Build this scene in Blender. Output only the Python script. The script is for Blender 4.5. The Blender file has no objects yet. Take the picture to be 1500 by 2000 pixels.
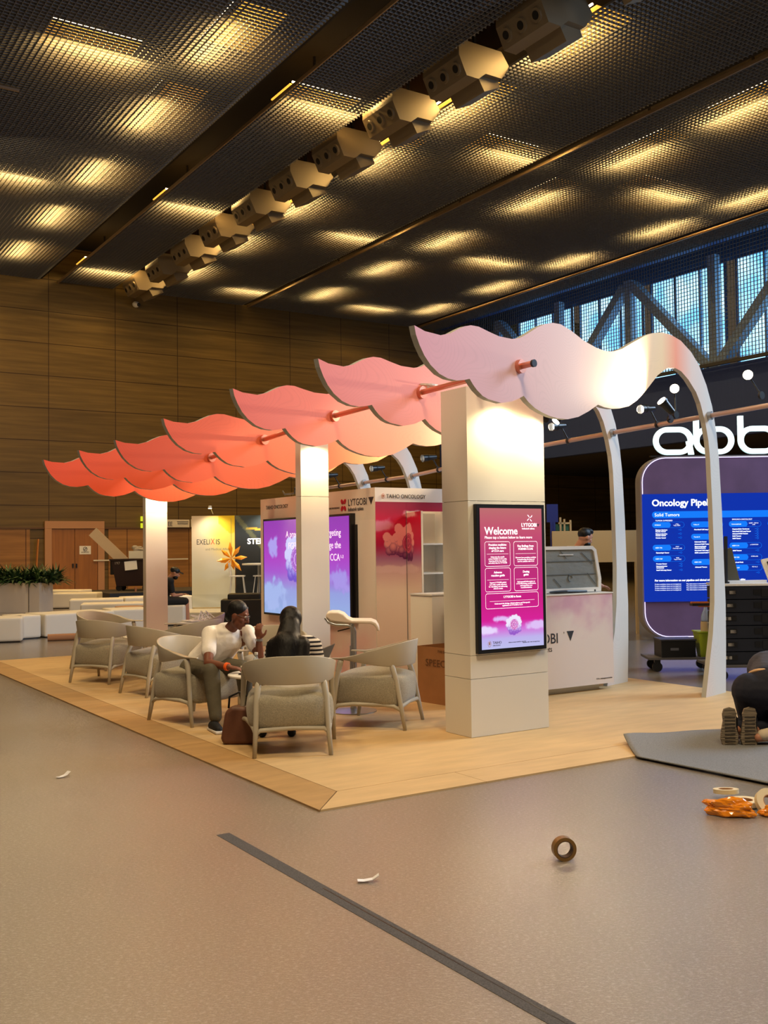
import bpy, bmesh, math, random
from mathutils import Vector, Matrix, noise
random.seed(7)
S = bpy.context.scene
COL = S.collection
PI = math.pi

# ---------------------------------------------------------------- camera
CAM_R = ((0.841341, -0.008155, 0.540443), (-0.540337, -0.03759, 0.840609), (-0.01346, 0.99926, 0.036033))
CAM_P = Vector((-2.948, -5.335, 1.55))
cd = bpy.data.cameras.new('camera'); cam = bpy.data.objects.new('camera', cd); COL.objects.link(cam)
m = Matrix(((CAM_R[0][0], CAM_R[0][1], -CAM_R[0][2], CAM_P.x), (CAM_R[1][0], CAM_R[1][1], -CAM_R[1][2], CAM_P.y),
            (CAM_R[2][0], CAM_R[2][1], -CAM_R[2][2], CAM_P.z), (0, 0, 0, 1)))
cam.matrix_world = m
cd.sensor_fit = 'VERTICAL'; cd.sensor_height = 36; cd.lens = 1990 / 2000 * 36
cd.clip_start = 0.05; cd.clip_end = 300
S.camera = cam
S.view_settings.view_transform = 'Standard'; S.view_settings.look = 'None'
S.view_settings.gamma = 1; S.view_settings.use_curve_mapping = False
S.view_settings.exposure = 0.0

# ---------------------------------------------------------------- world and hall light
W = bpy.data.worlds.new('hall_ambience'); S.world = W; W.use_nodes = True
W.node_tree.nodes['Background'].inputs[0].default_value = (1.0, 0.74, 0.52, 1)
W.node_tree.nodes['Background'].inputs[1].default_value = 0.075
def area(name, loc, aim, size, power, col, sy=None):
    l = bpy.data.lights.new(name, 'AREA'); l.energy = power; l.color = col; l.size = size
    if sy: l.shape = 'RECTANGLE'; l.size_y = sy
    o = bpy.data.objects.new(name, l); COL.objects.link(o); o.location = loc
    o.rotation_euler = (Vector(aim) - Vector(loc)).to_track_quat('-Z', 'Y').to_euler(); return o
def spot(name, loc, aim, power, col, ang=70, blend=.6, rad=.04):
    l = bpy.data.lights.new(name, 'SPOT'); l.energy = power; l.color = col; l.spot_size = math.radians(ang)
    l.spot_blend = blend; l.shadow_soft_size = rad
    o = bpy.data.objects.new(name, l); COL.objects.link(o); o.location = loc
    o.rotation_euler = (Vector(aim) - Vector(loc)).to_track_quat('-Z', 'Y').to_euler(); return o
WARM = (1.0, .72, .38)
SOFTW = (1.0, .80, .58)
# unseen fill lights added at ceiling level over the aisle and the seating beyond
area('fill_light_aisle', (0, -6.5, 12), (1.5, -1, 0), 2.0, 780, (1.0, .79, .48))
area('fill_light_camera', (-3, -4, 12), (-2.6, -3.6, 0), 2.0, 480, (1.0, .74, .5))
area('fill_light_side', (-2, 4, 12), (-1.8, 4.2, 0), 2.0, 560, WARM)
area('fill_light_rear', (2, 20, 11.9), (3, 22, 0), 2.0, 600, WARM)
area('fill_light_cool', (16, -2, 9), (2.5, -2, 0), 5.0, 2300, (.55, .75, 1.0))  # unseen bluish fill light added to cool the right-hand floor
# unseen area light added to wash the high wooden wall with amber
area('fill_light_wall', (0, 26, 11.6), (2, 35, 9), 3.0, 220, (1.0, .62, .26), 1.0)

# ---------------------------------------------------------------- materials
def lin(c):
    return tuple((x / 12.92 if x <= .04045 else ((x + .055) / 1.055) ** 2.4) for x in [v / 255 for v in c])
MATS = {}
def mat(name, rgb=(200, 200, 200), rough=.5, metal=0, emit=None, es=1, spec=.5, coat=0, bump=None, vary=None,
        trans=0, sheen=0, attr=False, eattr=False, alpha=1, ior=1.45):
    if name in MATS: return MATS[name]
    M = bpy.data.materials.new(name); M.use_nodes = True; nt = M.node_tree; b = nt.nodes['Principled BSDF']
    c = lin(rgb); b.inputs['Base Color'].default_value = (*c, 1); b.inputs['Roughness'].default_value = rough
    b.inputs['Metallic'].default_value = metal; b.inputs['Specular IOR Level'].default_value = spec
    b.inputs['Coat Weight'].default_value = coat; b.inputs['Transmission Weight'].default_value = trans
    b.inputs['Sheen Weight'].default_value = sheen; b.inputs['IOR'].default_value = ior
    b.inputs['Alpha'].default_value = alpha
    if emit: b.inputs['Emission Color'].default_value = (*lin(emit), 1); b.inputs['Emission Strength'].default_value = es
    tc = nt.nodes.new('ShaderNodeTexCoord')
    if vary:   # (scale, amount, stretch)
        mp = nt.nodes.new('ShaderNodeMapping'); mp.inputs['Scale'].default_value = vary[2] if len(vary) > 2 else (1, 1, 1)
        nt.links.new(tc.outputs['Object'], mp.inputs[0])
        n = nt.nodes.new('ShaderNodeTexNoise'); n.inputs['Scale'].default_value = vary[0]; n.inputs['Detail'].default_value = 5
        nt.links.new(mp.outputs[0], n.inputs['Vector'])
        r = nt.nodes.new('ShaderNodeMapRange'); r.inputs['From Min'].default_value = .3; r.inputs['From Max'].default_value = .7
        r.inputs['To Min'].default_value = 1 - vary[1]; r.inputs['To Max'].default_value = 1 + vary[1]
        nt.links.new(n.outputs[0], r.inputs[0])
        mx = nt.nodes.new('ShaderNodeVectorMath'); mx.operation = 'SCALE'; mx.inputs[0].default_value = c
        nt.links.new(r.outputs[0], mx.inputs['Scale']); nt.links.new(mx.outputs[0], b.inputs['Base Color'])
    if attr or eattr:
        a = nt.nodes.new('ShaderNodeVertexColor'); a.layer_name = 'ink'
        if attr: nt.links.new(a.outputs[0], b.inputs['Base Color'])
        if eattr:
            nt.links.new(a.outputs[0], b.inputs['Emission Color']); b.inputs['Emission Strength'].default_value = es
    if bump:   # (scale, strength, stretch, dist)
        mp = nt.nodes.new('ShaderNodeMapping'); mp.inputs['Scale'].default_value = bump[2] if len(bump) > 2 else (1, 1, 1)
        nt.links.new(tc.outputs['Object'], mp.inputs[0])
        n = nt.nodes.new('ShaderNodeTexNoise'); n.inputs['Scale'].default_value = bump[0]; n.inputs['Detail'].default_value = 4
        nt.links.new(mp.outputs[0], n.inputs['Vector'])
        bp = nt.nodes.new('ShaderNodeBump'); bp.inputs['Strength'].default_value = bump[1]; bp.inputs['Distance'].default_value = bump[3] if len(bump) > 3 else .01
        nt.links.new(n.outputs[0], bp.inputs['Height']); nt.links.new(bp.outputs[0], b.inputs['Normal'])
    MATS[name] = M; return M
def N(M, t): return M.node_tree.nodes.new(t)

def floor_material(name, rgb, rgb2, rough, coat, bstr):
    M = mat(name, rgb, rough, coat=coat); nt = M.node_tree; b = nt.nodes['Principled BSDF']
    tc = N(M, 'ShaderNodeTexCoord')
    n1 = N(M, 'ShaderNodeTexNoise'); n1.inputs['Scale'].default_value = .45; n1.inputs['Detail'].default_value = 3
    n2 = N(M, 'ShaderNodeTexNoise'); n2.inputs['Scale'].default_value = 160; n2.inputs['Detail'].default_value = 3
    nt.links.new(tc.outputs['Object'], n1.inputs['Vector']); nt.links.new(tc.outputs['Object'], n2.inputs['Vector'])
    mx = N(M, 'ShaderNodeMix'); mx.data_type = 'RGBA'
    mx.inputs[6].default_value = (*lin(rgb), 1); mx.inputs[7].default_value = (*lin(rgb2), 1)
    ad = N(M, 'ShaderNodeMath'); ad.operation = 'MULTIPLY_ADD'; ad.inputs[1].default_value = 1.0
    nt.links.new(n2.outputs[0], ad.inputs[0])
    s = N(M, 'ShaderNodeMath'); s.operation = 'MULTIPLY'; s.inputs[1].default_value = .3; nt.links.new(n1.outputs[0], s.inputs[0])
    nt.links.new(s.outputs[0], ad.inputs[2]); nt.links.new(ad.outputs[0], mx.inputs[0]); nt.links.new(mx.outputs[2], b.inputs['Base Color'])
    # wrinkled protective film: stretched fine ripples
    mp = N(M, 'ShaderNodeMapping'); mp.vector_type = 'TEXTURE'; mp.inputs['Scale'].default_value = (1.9, 1.0, 1); mp.inputs['Rotation'].default_value = (0, 0, -.57)
    nt.links.new(tc.outputs['Object'], mp.inputs[0])
    n3 = N(M, 'ShaderNodeTexNoise'); n3.inputs['Scale'].default_value = 44; n3.inputs['Detail'].default_value = 6; n3.inputs['Roughness'].default_value = .68
    nt.links.new(mp.outputs[0], n3.inputs['Vector'])
    bp = N(M, 'ShaderNodeBump'); bp.inputs['Strength'].default_value = bstr; bp.inputs['Distance'].default_value = .02
    nt.links.new(n3.outputs[0], bp.inputs['Height'])
    n4 = N(M, 'ShaderNodeTexNoise'); n4.inputs['Scale'].default_value = 95; n4.inputs['Detail'].default_value = 6; n4.inputs['Roughness'].default_value = .7; nt.links.new(mp.outputs[0], n4.inputs['Vector'])
    bp4 = N(M, 'ShaderNodeBump'); bp4.inputs['Strength'].default_value = .30; bp4.inputs['Distance'].default_value = .008
    nt.links.new(n4.outputs[0], bp4.inputs['Height']); nt.links.new(bp.outputs[0], bp4.inputs['Normal']); nt.links.new(bp4.outputs[0], b.inputs['Coat Normal'])
    WR = bp4; WN = n4
    b.inputs['Coat Roughness'].default_value = .12
    b.inputs['Coat IOR'].default_value = 2.0
    bp2 = N(M, 'ShaderNodeBump'); bp2.inputs['Strength'].default_value = .35; bp2.inputs['Distance'].default_value = .004
    nt.links.new(n2.outputs[0], bp2.inputs['Height']); nt.links.new(WR.outputs[0], bp2.inputs['Normal']); nt.links.new(bp2.outputs[0], b.inputs['Normal'])
    # film sparkle painted as pale crests in the base colour
    rr = N(M, 'ShaderNodeMapRange'); rr.inputs['From Min'].default_value = .5; rr.inputs['From Max'].default_value = .72; rr.inputs['To Max'].default_value = .62
    nt.links.new(WN.outputs[0], rr.inputs[0]); m2 = N(M, 'ShaderNodeMix'); m2.data_type = 'RGBA'; m2.inputs[7].default_value = (*lin((196, 190, 182)), 1)
    nt.links.new(rr.outputs[0], m2.inputs[0]); nt.links.new(mx.outputs[2], m2.inputs[6]); nt.links.new(m2.outputs[2], b.inputs['Base Color'])
    return M
M_FLOOR = floor_material('film_covered_grey_carpet', (92, 84, 76), (152, 140, 126), .32, 1.0, .10)
def panel_wall(name, rgb, bw, bh, ox, oz):
    M = mat(name, rgb, .45, spec=.35); nt = M.node_tree; b = nt.nodes['Principled BSDF']
    tc = N(M, 'ShaderNodeTexCoord'); sx = N(M, 'ShaderNodeSeparateXYZ'); cx = N(M, 'ShaderNodeCombineXYZ')
    nt.links.new(tc.outputs['Object'], sx.inputs[0])
    for i, (src, off) in enumerate(((0, ox), (2, oz))):
        a = N(M, 'ShaderNodeMath'); a.inputs[1].default_value = -off; nt.links.new(sx.outputs[src], a.inputs[0]); nt.links.new(a.outputs[0], cx.inputs[i])
    br = N(M, 'ShaderNodeTexBrick'); br.offset = 0; br.squash = 1
    br.inputs['Scale'].default_value = 1; br.inputs['Brick Width'].default_value = bw; br.inputs['Row Height'].default_value = bh
    br.inputs['Mortar Size'].default_value = .016; br.inputs['Mortar Smooth'].default_value = .1; br.inputs['Bias'].default_value = 0
    c = lin(rgb); br.inputs['Color1'].default_value = (*c, 1); br.inputs['Color2'].default_value = (c[0] * .86, c[1] * .85, c[2] * .84, 1)
    br.inputs['Mortar'].default_value = (c[0] * .25, c[1] * .2, c[2] * .2, 1)
    nt.links.new(cx.outputs[0], br.inputs['Vector'])
    mp = N(M, 'ShaderNodeMapping'); mp.inputs['Scale'].default_value = (.25, 1, 5); nt.links.new(tc.outputs['Object'], mp.inputs[0])
    n = N(M, 'ShaderNodeTexNoise'); n.inputs['Scale'].default_value = 1.6; n.inputs['Detail'].default_value = 6; nt.links.new(mp.outputs[0], n.inputs['Vector'])
    r = N(M, 'ShaderNodeMapRange'); r.inputs['From Min'].default_value = .3; r.inputs['From Max'].default_value = .7; r.inputs['To Min'].default_value = .72; r.inputs['To Max'].default_value = 1.2
    nt.links.new(n.outputs[0], r.inputs[0])
    v = N(M, 'ShaderNodeVectorMath'); v.operation = 'SCALE'; nt.links.new(br.outputs[0], v.inputs[0]); nt.links.new(r.outputs[0], v.inputs['Scale'])
    nt.links.new(v.outputs[0], b.inputs['Base Color']); return M
M_WALL = panel_wall('oak_wall_panels', (110, 90, 48), 2.645, 1.265, 7.48, 8.46)
M_DARKWALL = mat('dark_navy_wall_cladding', (40, 62, 128), .7, bump=(3, .3, (1, 12, .2), .03))
M_SOFFIT = mat('dark_soffit', (50, 46, 48), .8)
M_GRID = mat('grey_metal_grid', (106, 108, 114), .7, spec=.2)
M_SLAB = mat('black_upper_slab', (26, 22, 20), .9)
M_WHITE = mat('warm_white_laminate', (226, 222, 212), .42)
M_OFFW = mat('off_white_edge', (205, 203, 196), .5)
M_BLACK = mat('black_plastic', (18, 18, 20), .4)
M_COPPER = mat('copper_pipe', (206, 132, 108), .35, metal=.6)
M_CHROME = mat('brushed_steel', (170, 172, 174), .3, metal=.9)
M_CHAIR = mat('taupe_chair_polypropylene', (176, 168, 150), .42)
M_TWEED = mat('beige_tweed_upholstery', (150, 142, 122), .9, sheen=.3, bump=(420, .7, (1, 1, 1), .003), vary=(110, .22))
M_OAKB = mat('pale_birch_booth_floor', (198, 166, 118), .5, vary=(2.2, .10, (1, 4, 1)), bump=(30, .08))
M_OAKD = mat('honey_border_planks', (170, 134, 86), .5, vary=(2.2, .14, (1, 4, 1)), bump=(30, .08))
M_SKIND = mat('deep_brown_skin', (112, 66, 46), .5, spec=.4)
M_SKINM = mat('tan_skin', (176, 122, 94), .5)
M_HAIR = mat('black_hair', (12, 9, 9), .5, spec=.35, bump=(60, .5, (1, 1, .08), .008))
M_CARD = mat('kraft_cardboard', (168, 118, 72), .8, vary=(6, .08))

# ---------------------------------------------------------------- builders
def tag(o, label=None, cat=None, group=None, kind=None):
    if label: o['label'] = label
    if cat: o['category'] = cat
    if group: o['group'] = group
    if kind: o['kind'] = kind
    return o
def empty(name, loc=(0, 0, 0), rz=0, label=None, cat=None, group=None):
    o = bpy.data.objects.new(name, None); COL.objects.link(o); o.empty_display_size = .1
    o.location = loc; o.rotation_euler = (0, 0, rz); return tag(o, label, cat, group)
class MB:
    def __init__(s): s.b = bmesh.new()
    def _xf(s, vs, M):
        for v in vs: v.co = M @ v.co
    def box(s, c, d, rot=None, bev=0, M=None):
        r = bmesh.ops.create_cube(s.b, size=1); vs = r['verts']
        T = Matrix.Translation(c) @ (rot.to_4x4() if rot is not None else Matrix()) @ Matrix.Diagonal((*d, 1))
        s._xf(vs, (M @ T) if M is not None else T)
        if bev:
            es = {e for v in vs for e in v.link_edges}
            bmesh.ops.bevel(s.b, geom=list(es), offset=bev, segments=3, profile=.7, affect='EDGES')
        return s
    def cyl(s, p0, p1, r0, r1=None, n=16, cap=True):
        p0 = Vector(p0); p1 = Vector(p1); r1 = r0 if r1 is None else r1; d = p1 - p0
        r = bmesh.ops.create_cone(s.b, cap_ends=cap, segments=n, radius1=max(r0, 1e-5), radius2=max(r1, 1e-5), depth=max(d.length, 1e-6))
        s._xf(r['verts'], Matrix.Translation((p0 + p1) / 2) @ d.to_track_quat('Z', 'Y').to_matrix().to_4x4()); return s
    def ball(s, c, r, n=16, rot=None):
        q = bmesh.ops.create_uvsphere(s.b, u_segments=n, v_segments=max(6, n * 2 // 3), radius=1)
        rr = (r, r, r) if isinstance(r, (int, float)) else r
        s._xf(q['verts'], Matrix.Translation(c) @ (rot.to_4x4() if rot is not None else Matrix()) @ Matrix.Diagonal((*rr, 1))); return s
    def cap(s, p0, r0, p1, r1, n=14):
        s.cyl(p0, p1, r0, r1, n); s.ball(p0, r0, n); s.ball(p1, r1, n); return s
    def tube(s, pts, r, n=10, closed=False):
        P = [Vector(p) for p in pts]; k = len(P); rs = r if isinstance(r, (list, tuple)) else [r] * k; rings = []
        up = None
        for i in range(k):
            a = P[(i - 1) % k] if (closed or i) else P[i]; c = P[(i + 1) % k] if (closed or i < k - 1) else P[i]
            t = (c - a).normalized()
            if up is None: up = Vector((0, 0, 1)) if abs(t.z) < .9 else Vector((1, 0, 0))
            x = t.cross(up).normalized(); up = x.cross(t).normalized()
            rings.append([s.b.verts.new(P[i] + (x * math.cos(2 * PI * j / n) + up * math.sin(2 * PI * j / n)) * rs[i]) for j in range(n)])
        for i in range(k if closed else k - 1):
            A = rings[i]; B = rings[(i + 1) % k]
            for j in range(n): s.b.faces.new((A[j], A[(j + 1) % n], B[(j + 1) % n], B[j]))
        if not closed: s.b.faces.new(rings[0][::-1]); s.b.faces.new(rings[-1])
        return s
    def lathe(s, prof, c=(0, 0, 0), n=28):
        c = Vector(c); R = [[s.b.verts.new(c + Vector((r * math.cos(2 * PI * j / n), r * math.sin(2 * PI * j / n), z))) for j in range(n)] for r, z in prof]
        for A, B in zip(R, R[1:]):
            for j in range(n): s.b.faces.new((A[j], A[(j + 1) % n], B[(j + 1) % n], B[j]))
        s.b.faces.new(R[0][::-1]); s.b.faces.new(R[-1]); return s
    def prism(s, poly, M, depth):
        """poly in local (x,z); extruded along local y from 0 to depth"""
        A = [s.b.verts.new(M @ Vector((x, 0, z))) for x, z in poly]; B = [s.b.verts.new(M @ Vector((x, depth, z))) for x, z in poly]
        s.b.faces.new(A); s.b.faces.new(B[::-1])
        k = len(A)
        for i in range(k): s.b.faces.new((A[i], B[i], B[(i + 1) % k], A[(i + 1) % k]))
        return s
    def quad(s, *p):
        s.b.faces.new([s.b.verts.new(q) for q in p]); return s
    def build(s, name, m, parent=None, smooth=False, loc=None, rz=None):
        bmesh.ops.recalc_face_normals(s.b, faces=s.b.faces)
        me = bpy.data.meshes.new(name); s.b.to_mesh(me); s.b.free()
        me.materials.append(m)
        if smooth:
            me.polygons.foreach_set('use_smooth', [True] * len(me.polygons))
            if smooth != 'all':
                try: me.set_sharp_from_angle(angle=math.radians(38))
                except Exception: pass
        o = bpy.data.objects.new(name, me); COL.objects.link(o)
        if parent is not None: o.parent = parent
        if loc is not None: o.location = loc
        if rz is not None: o.rotation_euler = (0, 0, rz)
        return o
def struct(name, mb, m, parent=None):
    o = mb.build(name, m, parent)
    if parent is None: o['kind'] = 'structure'
    return o
def copy_tree(o, parent=None):
    c = o.copy(); COL.objects.link(c)
    if parent is not None: c.parent = parent
    for ch in list(o.children): copy_tree(ch, c)
    return c
def frame(o, right, up):   # matrix: local x = right, local z = up, local y = into the surface (away from viewer)
    r = Vector(right).normalized(); u = Vector(up).normalized(); y = u.cross(r)
    return Matrix(((r.x, y.x, u.x, o[0]), (r.y, y.y, u.y, o[1]), (r.z, y.z, u.z, o[2]), (0, 0, 0, 1)))
def text(name, body, F, x, z, size, m, parent, align='LEFT', sx=1.0, off=-.003, ext=.001, bold=0.0):
    c = bpy.data.curves.new(name, 'FONT'); c.body = body; c.size = size; c.align_x = align; c.extrude = ext; c.offset = bold; c.resolution_u = 3
    t = bpy.data.objects.new(name, c); COL.objects.link(t)
    bpy.context.view_layer.update()
    me = bpy.data.meshes.new_from_object(t.evaluated_get(bpy.context.evaluated_depsgraph_get()))
    bpy.data.objects.remove(t)
    L = Matrix(((sx, 0, 0, x), (0, 0, -1, off), (0, 1, 0, z), (0, 0, 0, 1)))
    me.transform(F @ L); me.materials.clear(); me.materials.append(m); me.name = name
    o = bpy.data.objects.new(name, me); COL.objects.link(o)
    if parent is not None:
        o.parent = parent; o.matrix_parent_inverse = parent.matrix_world.inverted() if False else Matrix.Translation(parent.location).inverted()
    return o
def picture(name, F, w, h, fn, m, parent, nx=60, nz=100, off=-.002):
    """flat printed or lit sheet; fn(u,v) -> srgb, u from left, v from bottom"""
    me = bpy.data.meshes.new(name); V = []; Fc = []
    for j in range(nz + 1):
        for i in range(nx + 1): V.append(F @ Vector((w * i / nx, off, h * j / nz)))
    for j in range(nz):
        for i in range(nx): a = j * (nx + 1) + i; Fc.append((a, a + 1, a + nx + 2, a + nx + 1))
    me.from_pydata(V, [], Fc); at = me.color_attributes.new('ink', 'FLOAT_COLOR', 'POINT'); buf = []
    for j in range(nz + 1):
        for i in range(nx + 1): buf += [*lin([max(0, min(255, q)) for q in fn(i / nx, j / nz)]), 1]
    at.data.foreach_set('color', buf); me.materials.append(m)
    o = bpy.data.objects.new(name, me); COL.objects.link(o)
    if parent is not None: o.parent = parent; o.matrix_parent_inverse = Matrix.Translation(parent.location).inverted()
    return o
def mixc(a, b, t): t = max(0, min(1, t)); return tuple(a[i] + (b[i] - a[i]) * t for i in range(3))
def ramp(stops, t):
    for (t0, c0), (t1, c1) in zip(stops, stops[1:]):
        if t <= t1: return mixc(c0, c1, (t - t0) / (t1 - t0) if t1 > t0 else 0)
    return stops[-1][1]
def cloud(x, y, sc=3, seed=0):
    return noise.fractal(Vector((x * sc, y * sc, seed)), 1.0, 2.0, 5)
def sm(a, b, x): t = max(0, min(1, (x - a) / (b - a))); return t * t * (3 - 2 * t)
def puffs(blobs, u, v, asp):
    """cluster of cloud balls, topmost last: returns (alpha, shade) at u,v"""
    for (cx, cy, r, c) in reversed(blobs):
        d = math.hypot((u - cx) * asp, v - cy) / r
        if d < 1:
            s = math.sqrt(max(0, 1 - d * d)); return c, s, ((v - cy) / r)
    return None
def kid(o, parent):
    o.parent = parent; o.matrix_parent_inverse = Matrix.Translation(parent.location).inverted(); return o
def remesh(o, vox, it=2):
    r = o.modifiers.new('skin', 'REMESH'); r.mode = 'VOXEL'; r.voxel_size = vox; r.use_smooth_shade = True
    s = o.modifiers.new('smooth', 'SMOOTH'); s.factor = .5; s.iterations = it; return o

# ================================================================ STRUCTURE
struct('floor', MB().box((10, 15, -.05), (60, 60, .1)), M_FLOOR)
struct('wall_back', MB().box((17, 35.08, 6.8), (50, .3, 13.6)), M_WALL)
struct('wall_right', MB().box((26.4, 15.5, 6.55), (.35, 39, 2.5)), M_DARKWALL)
struct('wall_right_head', MB().box((26.4, 15.5, 13.0), (.35, 39, 1.5)), M_DARKWALL)
struct('wall_right_recess', MB().box((41, 15.5, 2.6), (.3, 39, 5.3)), mat('brown_recess_wall', (96, 76, 62), .8))
struct('ceiling_recess', MB().box((33.5, 15.5, 5.4), (14, 39, .2)), M_SOFFIT)
struct('ceiling', MB().box((10.5, 14, 13.85), (45, 44, .3)), M_SLAB)
struct('trim_back', MB().box((16.5, 34.88, 2.52), (40, .08, .06)), mat('dark_oak_trim', (92, 64, 34), .5))
lowm = panel_wall('oak_lower_panels', (150, 108, 60), 1.32, 2.5, 6.6, 0)
struct('wall_back_lower', MB().box((5.8, 34.9, 1.25), (1.9, .06, 2.5)).box((13.6, 34.9, 1.25), (7.6, .06, 2.5)).box((22, 34.9, 1.25), (9, .06, 2.5)), lowm)

# egg-crate ceiling panels
def crate(name, x0, x1, y0, y1, z, p=.125, h=.05, t=.012):
    b = MB(); nx = int((x1 - x0) / p); ny = int((y1 - y0) / p)
    for i in range(nx + 1): b.box((x0 + i * p, (y0 + y1) / 2, z + h / 2), (t, y1 - y0, h))
    for j in range(ny + 1): b.box(((x0 + x1) / 2, y0 + j * p, z + h / 2), (x1 - x0, t, h))
    o = b.build(name, M_GRID); o['kind'] = 'structure'; return o
ZC = 12.2
crate('ceiling_grid', -1.5, 7.12, 10, 34.9, ZC); crate('ceiling_grid', 7.86, 10.05, 8, 34.9, ZC)
crate('ceiling_grid', 11.55, 15.75, 3, 34.9, ZC); crate('ceiling_grid', 16.05, 24.6, 2, 34.9, ZC); crate('ceiling_grid', 24.9, 26.2, 2, 34.9, ZC)
tr = mat('ceiling_edge_profile', (150, 128, 100), .4, metal=.4)
for i, (x, w) in enumerate(((7.84, .03), (16.0, .04), (24.85, .04))):
    struct('trim_%d' % (i + 1), MB().box((x, 18, ZC - .02), (w, 34, .09)), tr)
struct('trim_4', MB().box((15.86, 18, ZC + .5), (.1, 34, .9)).box((24.75, 18, ZC + .5), (.1, 34, .9)).box((7.2, 18, ZC + .55), (.06, 34, 1)), M_SLAB)
struct('trim_5', MB().box((26, 18.5, 7.85), (.12, 33, .12)), mat('dark_mesh_frame', (52, 54, 62), .5))

# mesh screen in front of the high windows
b = MB(); p = .135
for i in range(int(30 / p)): b.box((26.0, 5 + i * p, 10.05), (.014, .03, 4.3))
for j in range(int(4.3 / p)): b.box((26.0, 20, 7.95 + j * p), (.016, 30, .02))
mesh_scr = b.build('window_mesh_screen', mat('dark_steel_mesh', (84, 92, 106), .6))
tag(mesh_scr, 'dark steel mesh screen hung in front of the high windows', 'screen')
M_SKYG = mat('daylit_window_glass', (60, 80, 100), .1, emit=(116, 178, 232), es=2.4)
nt = M_SKYG.node_tree; tcn = N(M_SKYG, 'ShaderNodeTexCoord'); nn = N(M_SKYG, 'ShaderNodeTexNoise'); nn.inputs['Scale'].default_value = .9; nn.inputs['Detail'].default_value = 3
cr = N(M_SKYG, 'ShaderNodeValToRGB'); cr.color_ramp.elements[0].position = .38; cr.color_ramp.elements[0].color = (*lin((96, 168, 222)), 1)
cr.color_ramp.elements[1].position = .62; cr.color_ramp.elements[1].color = (*lin((168, 220, 248)), 1)
nt.links.new(tcn.outputs['Object'], nn.inputs['Vector']); nt.links.new(nn.outputs[0], cr.inputs[0]); nt.links.new(cr.outputs[0], nt.nodes['Principled BSDF'].inputs['Emission Color'])
M_MULL = mat('blue_grey_mullion', (62, 92, 128), .5)
posts = [2.75 + 4.15 * k for k in range(8)]
for k in range(7):
    y0 = posts[k] + .25; y1 = posts[k + 1] - .25
    w = MB().quad((28.6, y0, 8.1), (28.6, y1, 8.1), (28.6, y1, 12.2), (28.6, y0, 12.2)).build('window_%d' % (k + 1), M_SKYG); w['kind'] = 'structure'
    f = MB()
    for q in range(4): f.box((28.5, y0 + (y1 - y0) * q / 3, 10.15), (.1, .07, 4.1))
    f.box((28.5, (y0 + y1) / 2, 8.2), (.1, y1 - y0, .12)).box((28.5, (y0 + y1) / 2, 12.2), (.1, y1 - y0, .12))
    f.build('mullion', M_MULL, w)
struct('wall_right_outer', MB().box((28.75, 18, 13.2), (.1, 34, 1.9)).box((28.75, 18, 7.4), (.1, 34, 1.5)).box((27.5, 18, 7.75), (2.4, 34, .1)), M_MULL)
M_TRUSS = mat('blue_grey_steel_truss', (150, 178, 206), .5)
tr0 = empty('roof_truss', (27.5, 18, 8), 0, 'blue-grey steel truss of posts and diagonals behind the mesh', 'truss')
for y in posts: kid(MB().box((27.5, y, 10), (.3, .34, 4.4)).build('post', M_TRUSS), tr0)
for k in range(7):
    ya, yb = posts[k], posts[k + 1]
    a, c = (((ya + .2, 8.1), (yb - .2, 12.0)) if k % 2 == 0 else ((ya + .2, 12.0), (yb - .2, 8.1)))
    A = Vector((27.5, a[0], a[1])); Bv = Vector((27.5, c[0], c[1])); d = Bv - A
    kid(MB().box((A + Bv) / 2, (.34, .42, d.length), rot=d.to_track_quat('Z', 'X').to_matrix()).build('diagonal', M_TRUSS), tr0)

# double door in the back wall
M_DOORW = mat('oak_door_leaf', (150, 98, 46), .45, vary=(1.2, .15, (8, 1, .5)))
M_JAMB = mat('pinkish_oak_door_frame', (176, 132, 98), .5)
struct('trim_6', MB().box((7.42, 34.84, 1.25), (.26, .12, 2.5)).box((9.48, 34.84, 1.25), (.26, .12, 2.5)).box((8.45, 34.84, 2.65), (2.32, .12, .29)), M_JAMB)
for k, x in enumerate((8.0, 8.9)):
    d = MB().box((x, 34.87, 1.25), (.88, .06, 2.5)).build('door_%d' % (k + 1), M_DOORW); d['kind'] = 'structure'
    MB().box((8.44 + (-.07 if k == 0 else .07), 34.82, 1.05), (.05, .06, .16)).build('door_handle', M_BLACK, d)
F = frame((8.63, 34.83, 1.49), (1, 0, 0), (0, 0, 1))
sg = MB().box((8.855, 34.835, 1.655), (.45, .012, .33)).build('door_notice', mat('white_paper', (225, 225, 228), .7)); tag(sg, 'white paper notice with a barred circle taped to the oak door', 'notice')
MB().tube([(8.855 + .075 * math.cos(a * .4189), 34.825, 1.7 + .075 * math.sin(a * .4189)) for a in range(15)], .01, 6, True).cyl((8.8, 34.825, 1.65), (8.91, 34.825, 1.75), .01).build('barred_circle', mat('dark_ink', (50, 50, 56), .6), sg)
text('notice_text', 'NOENTRY', F, .225, .06, .07, mat('dark_ink'), None, 'CENTER', off=-.01).parent = sg
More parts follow.
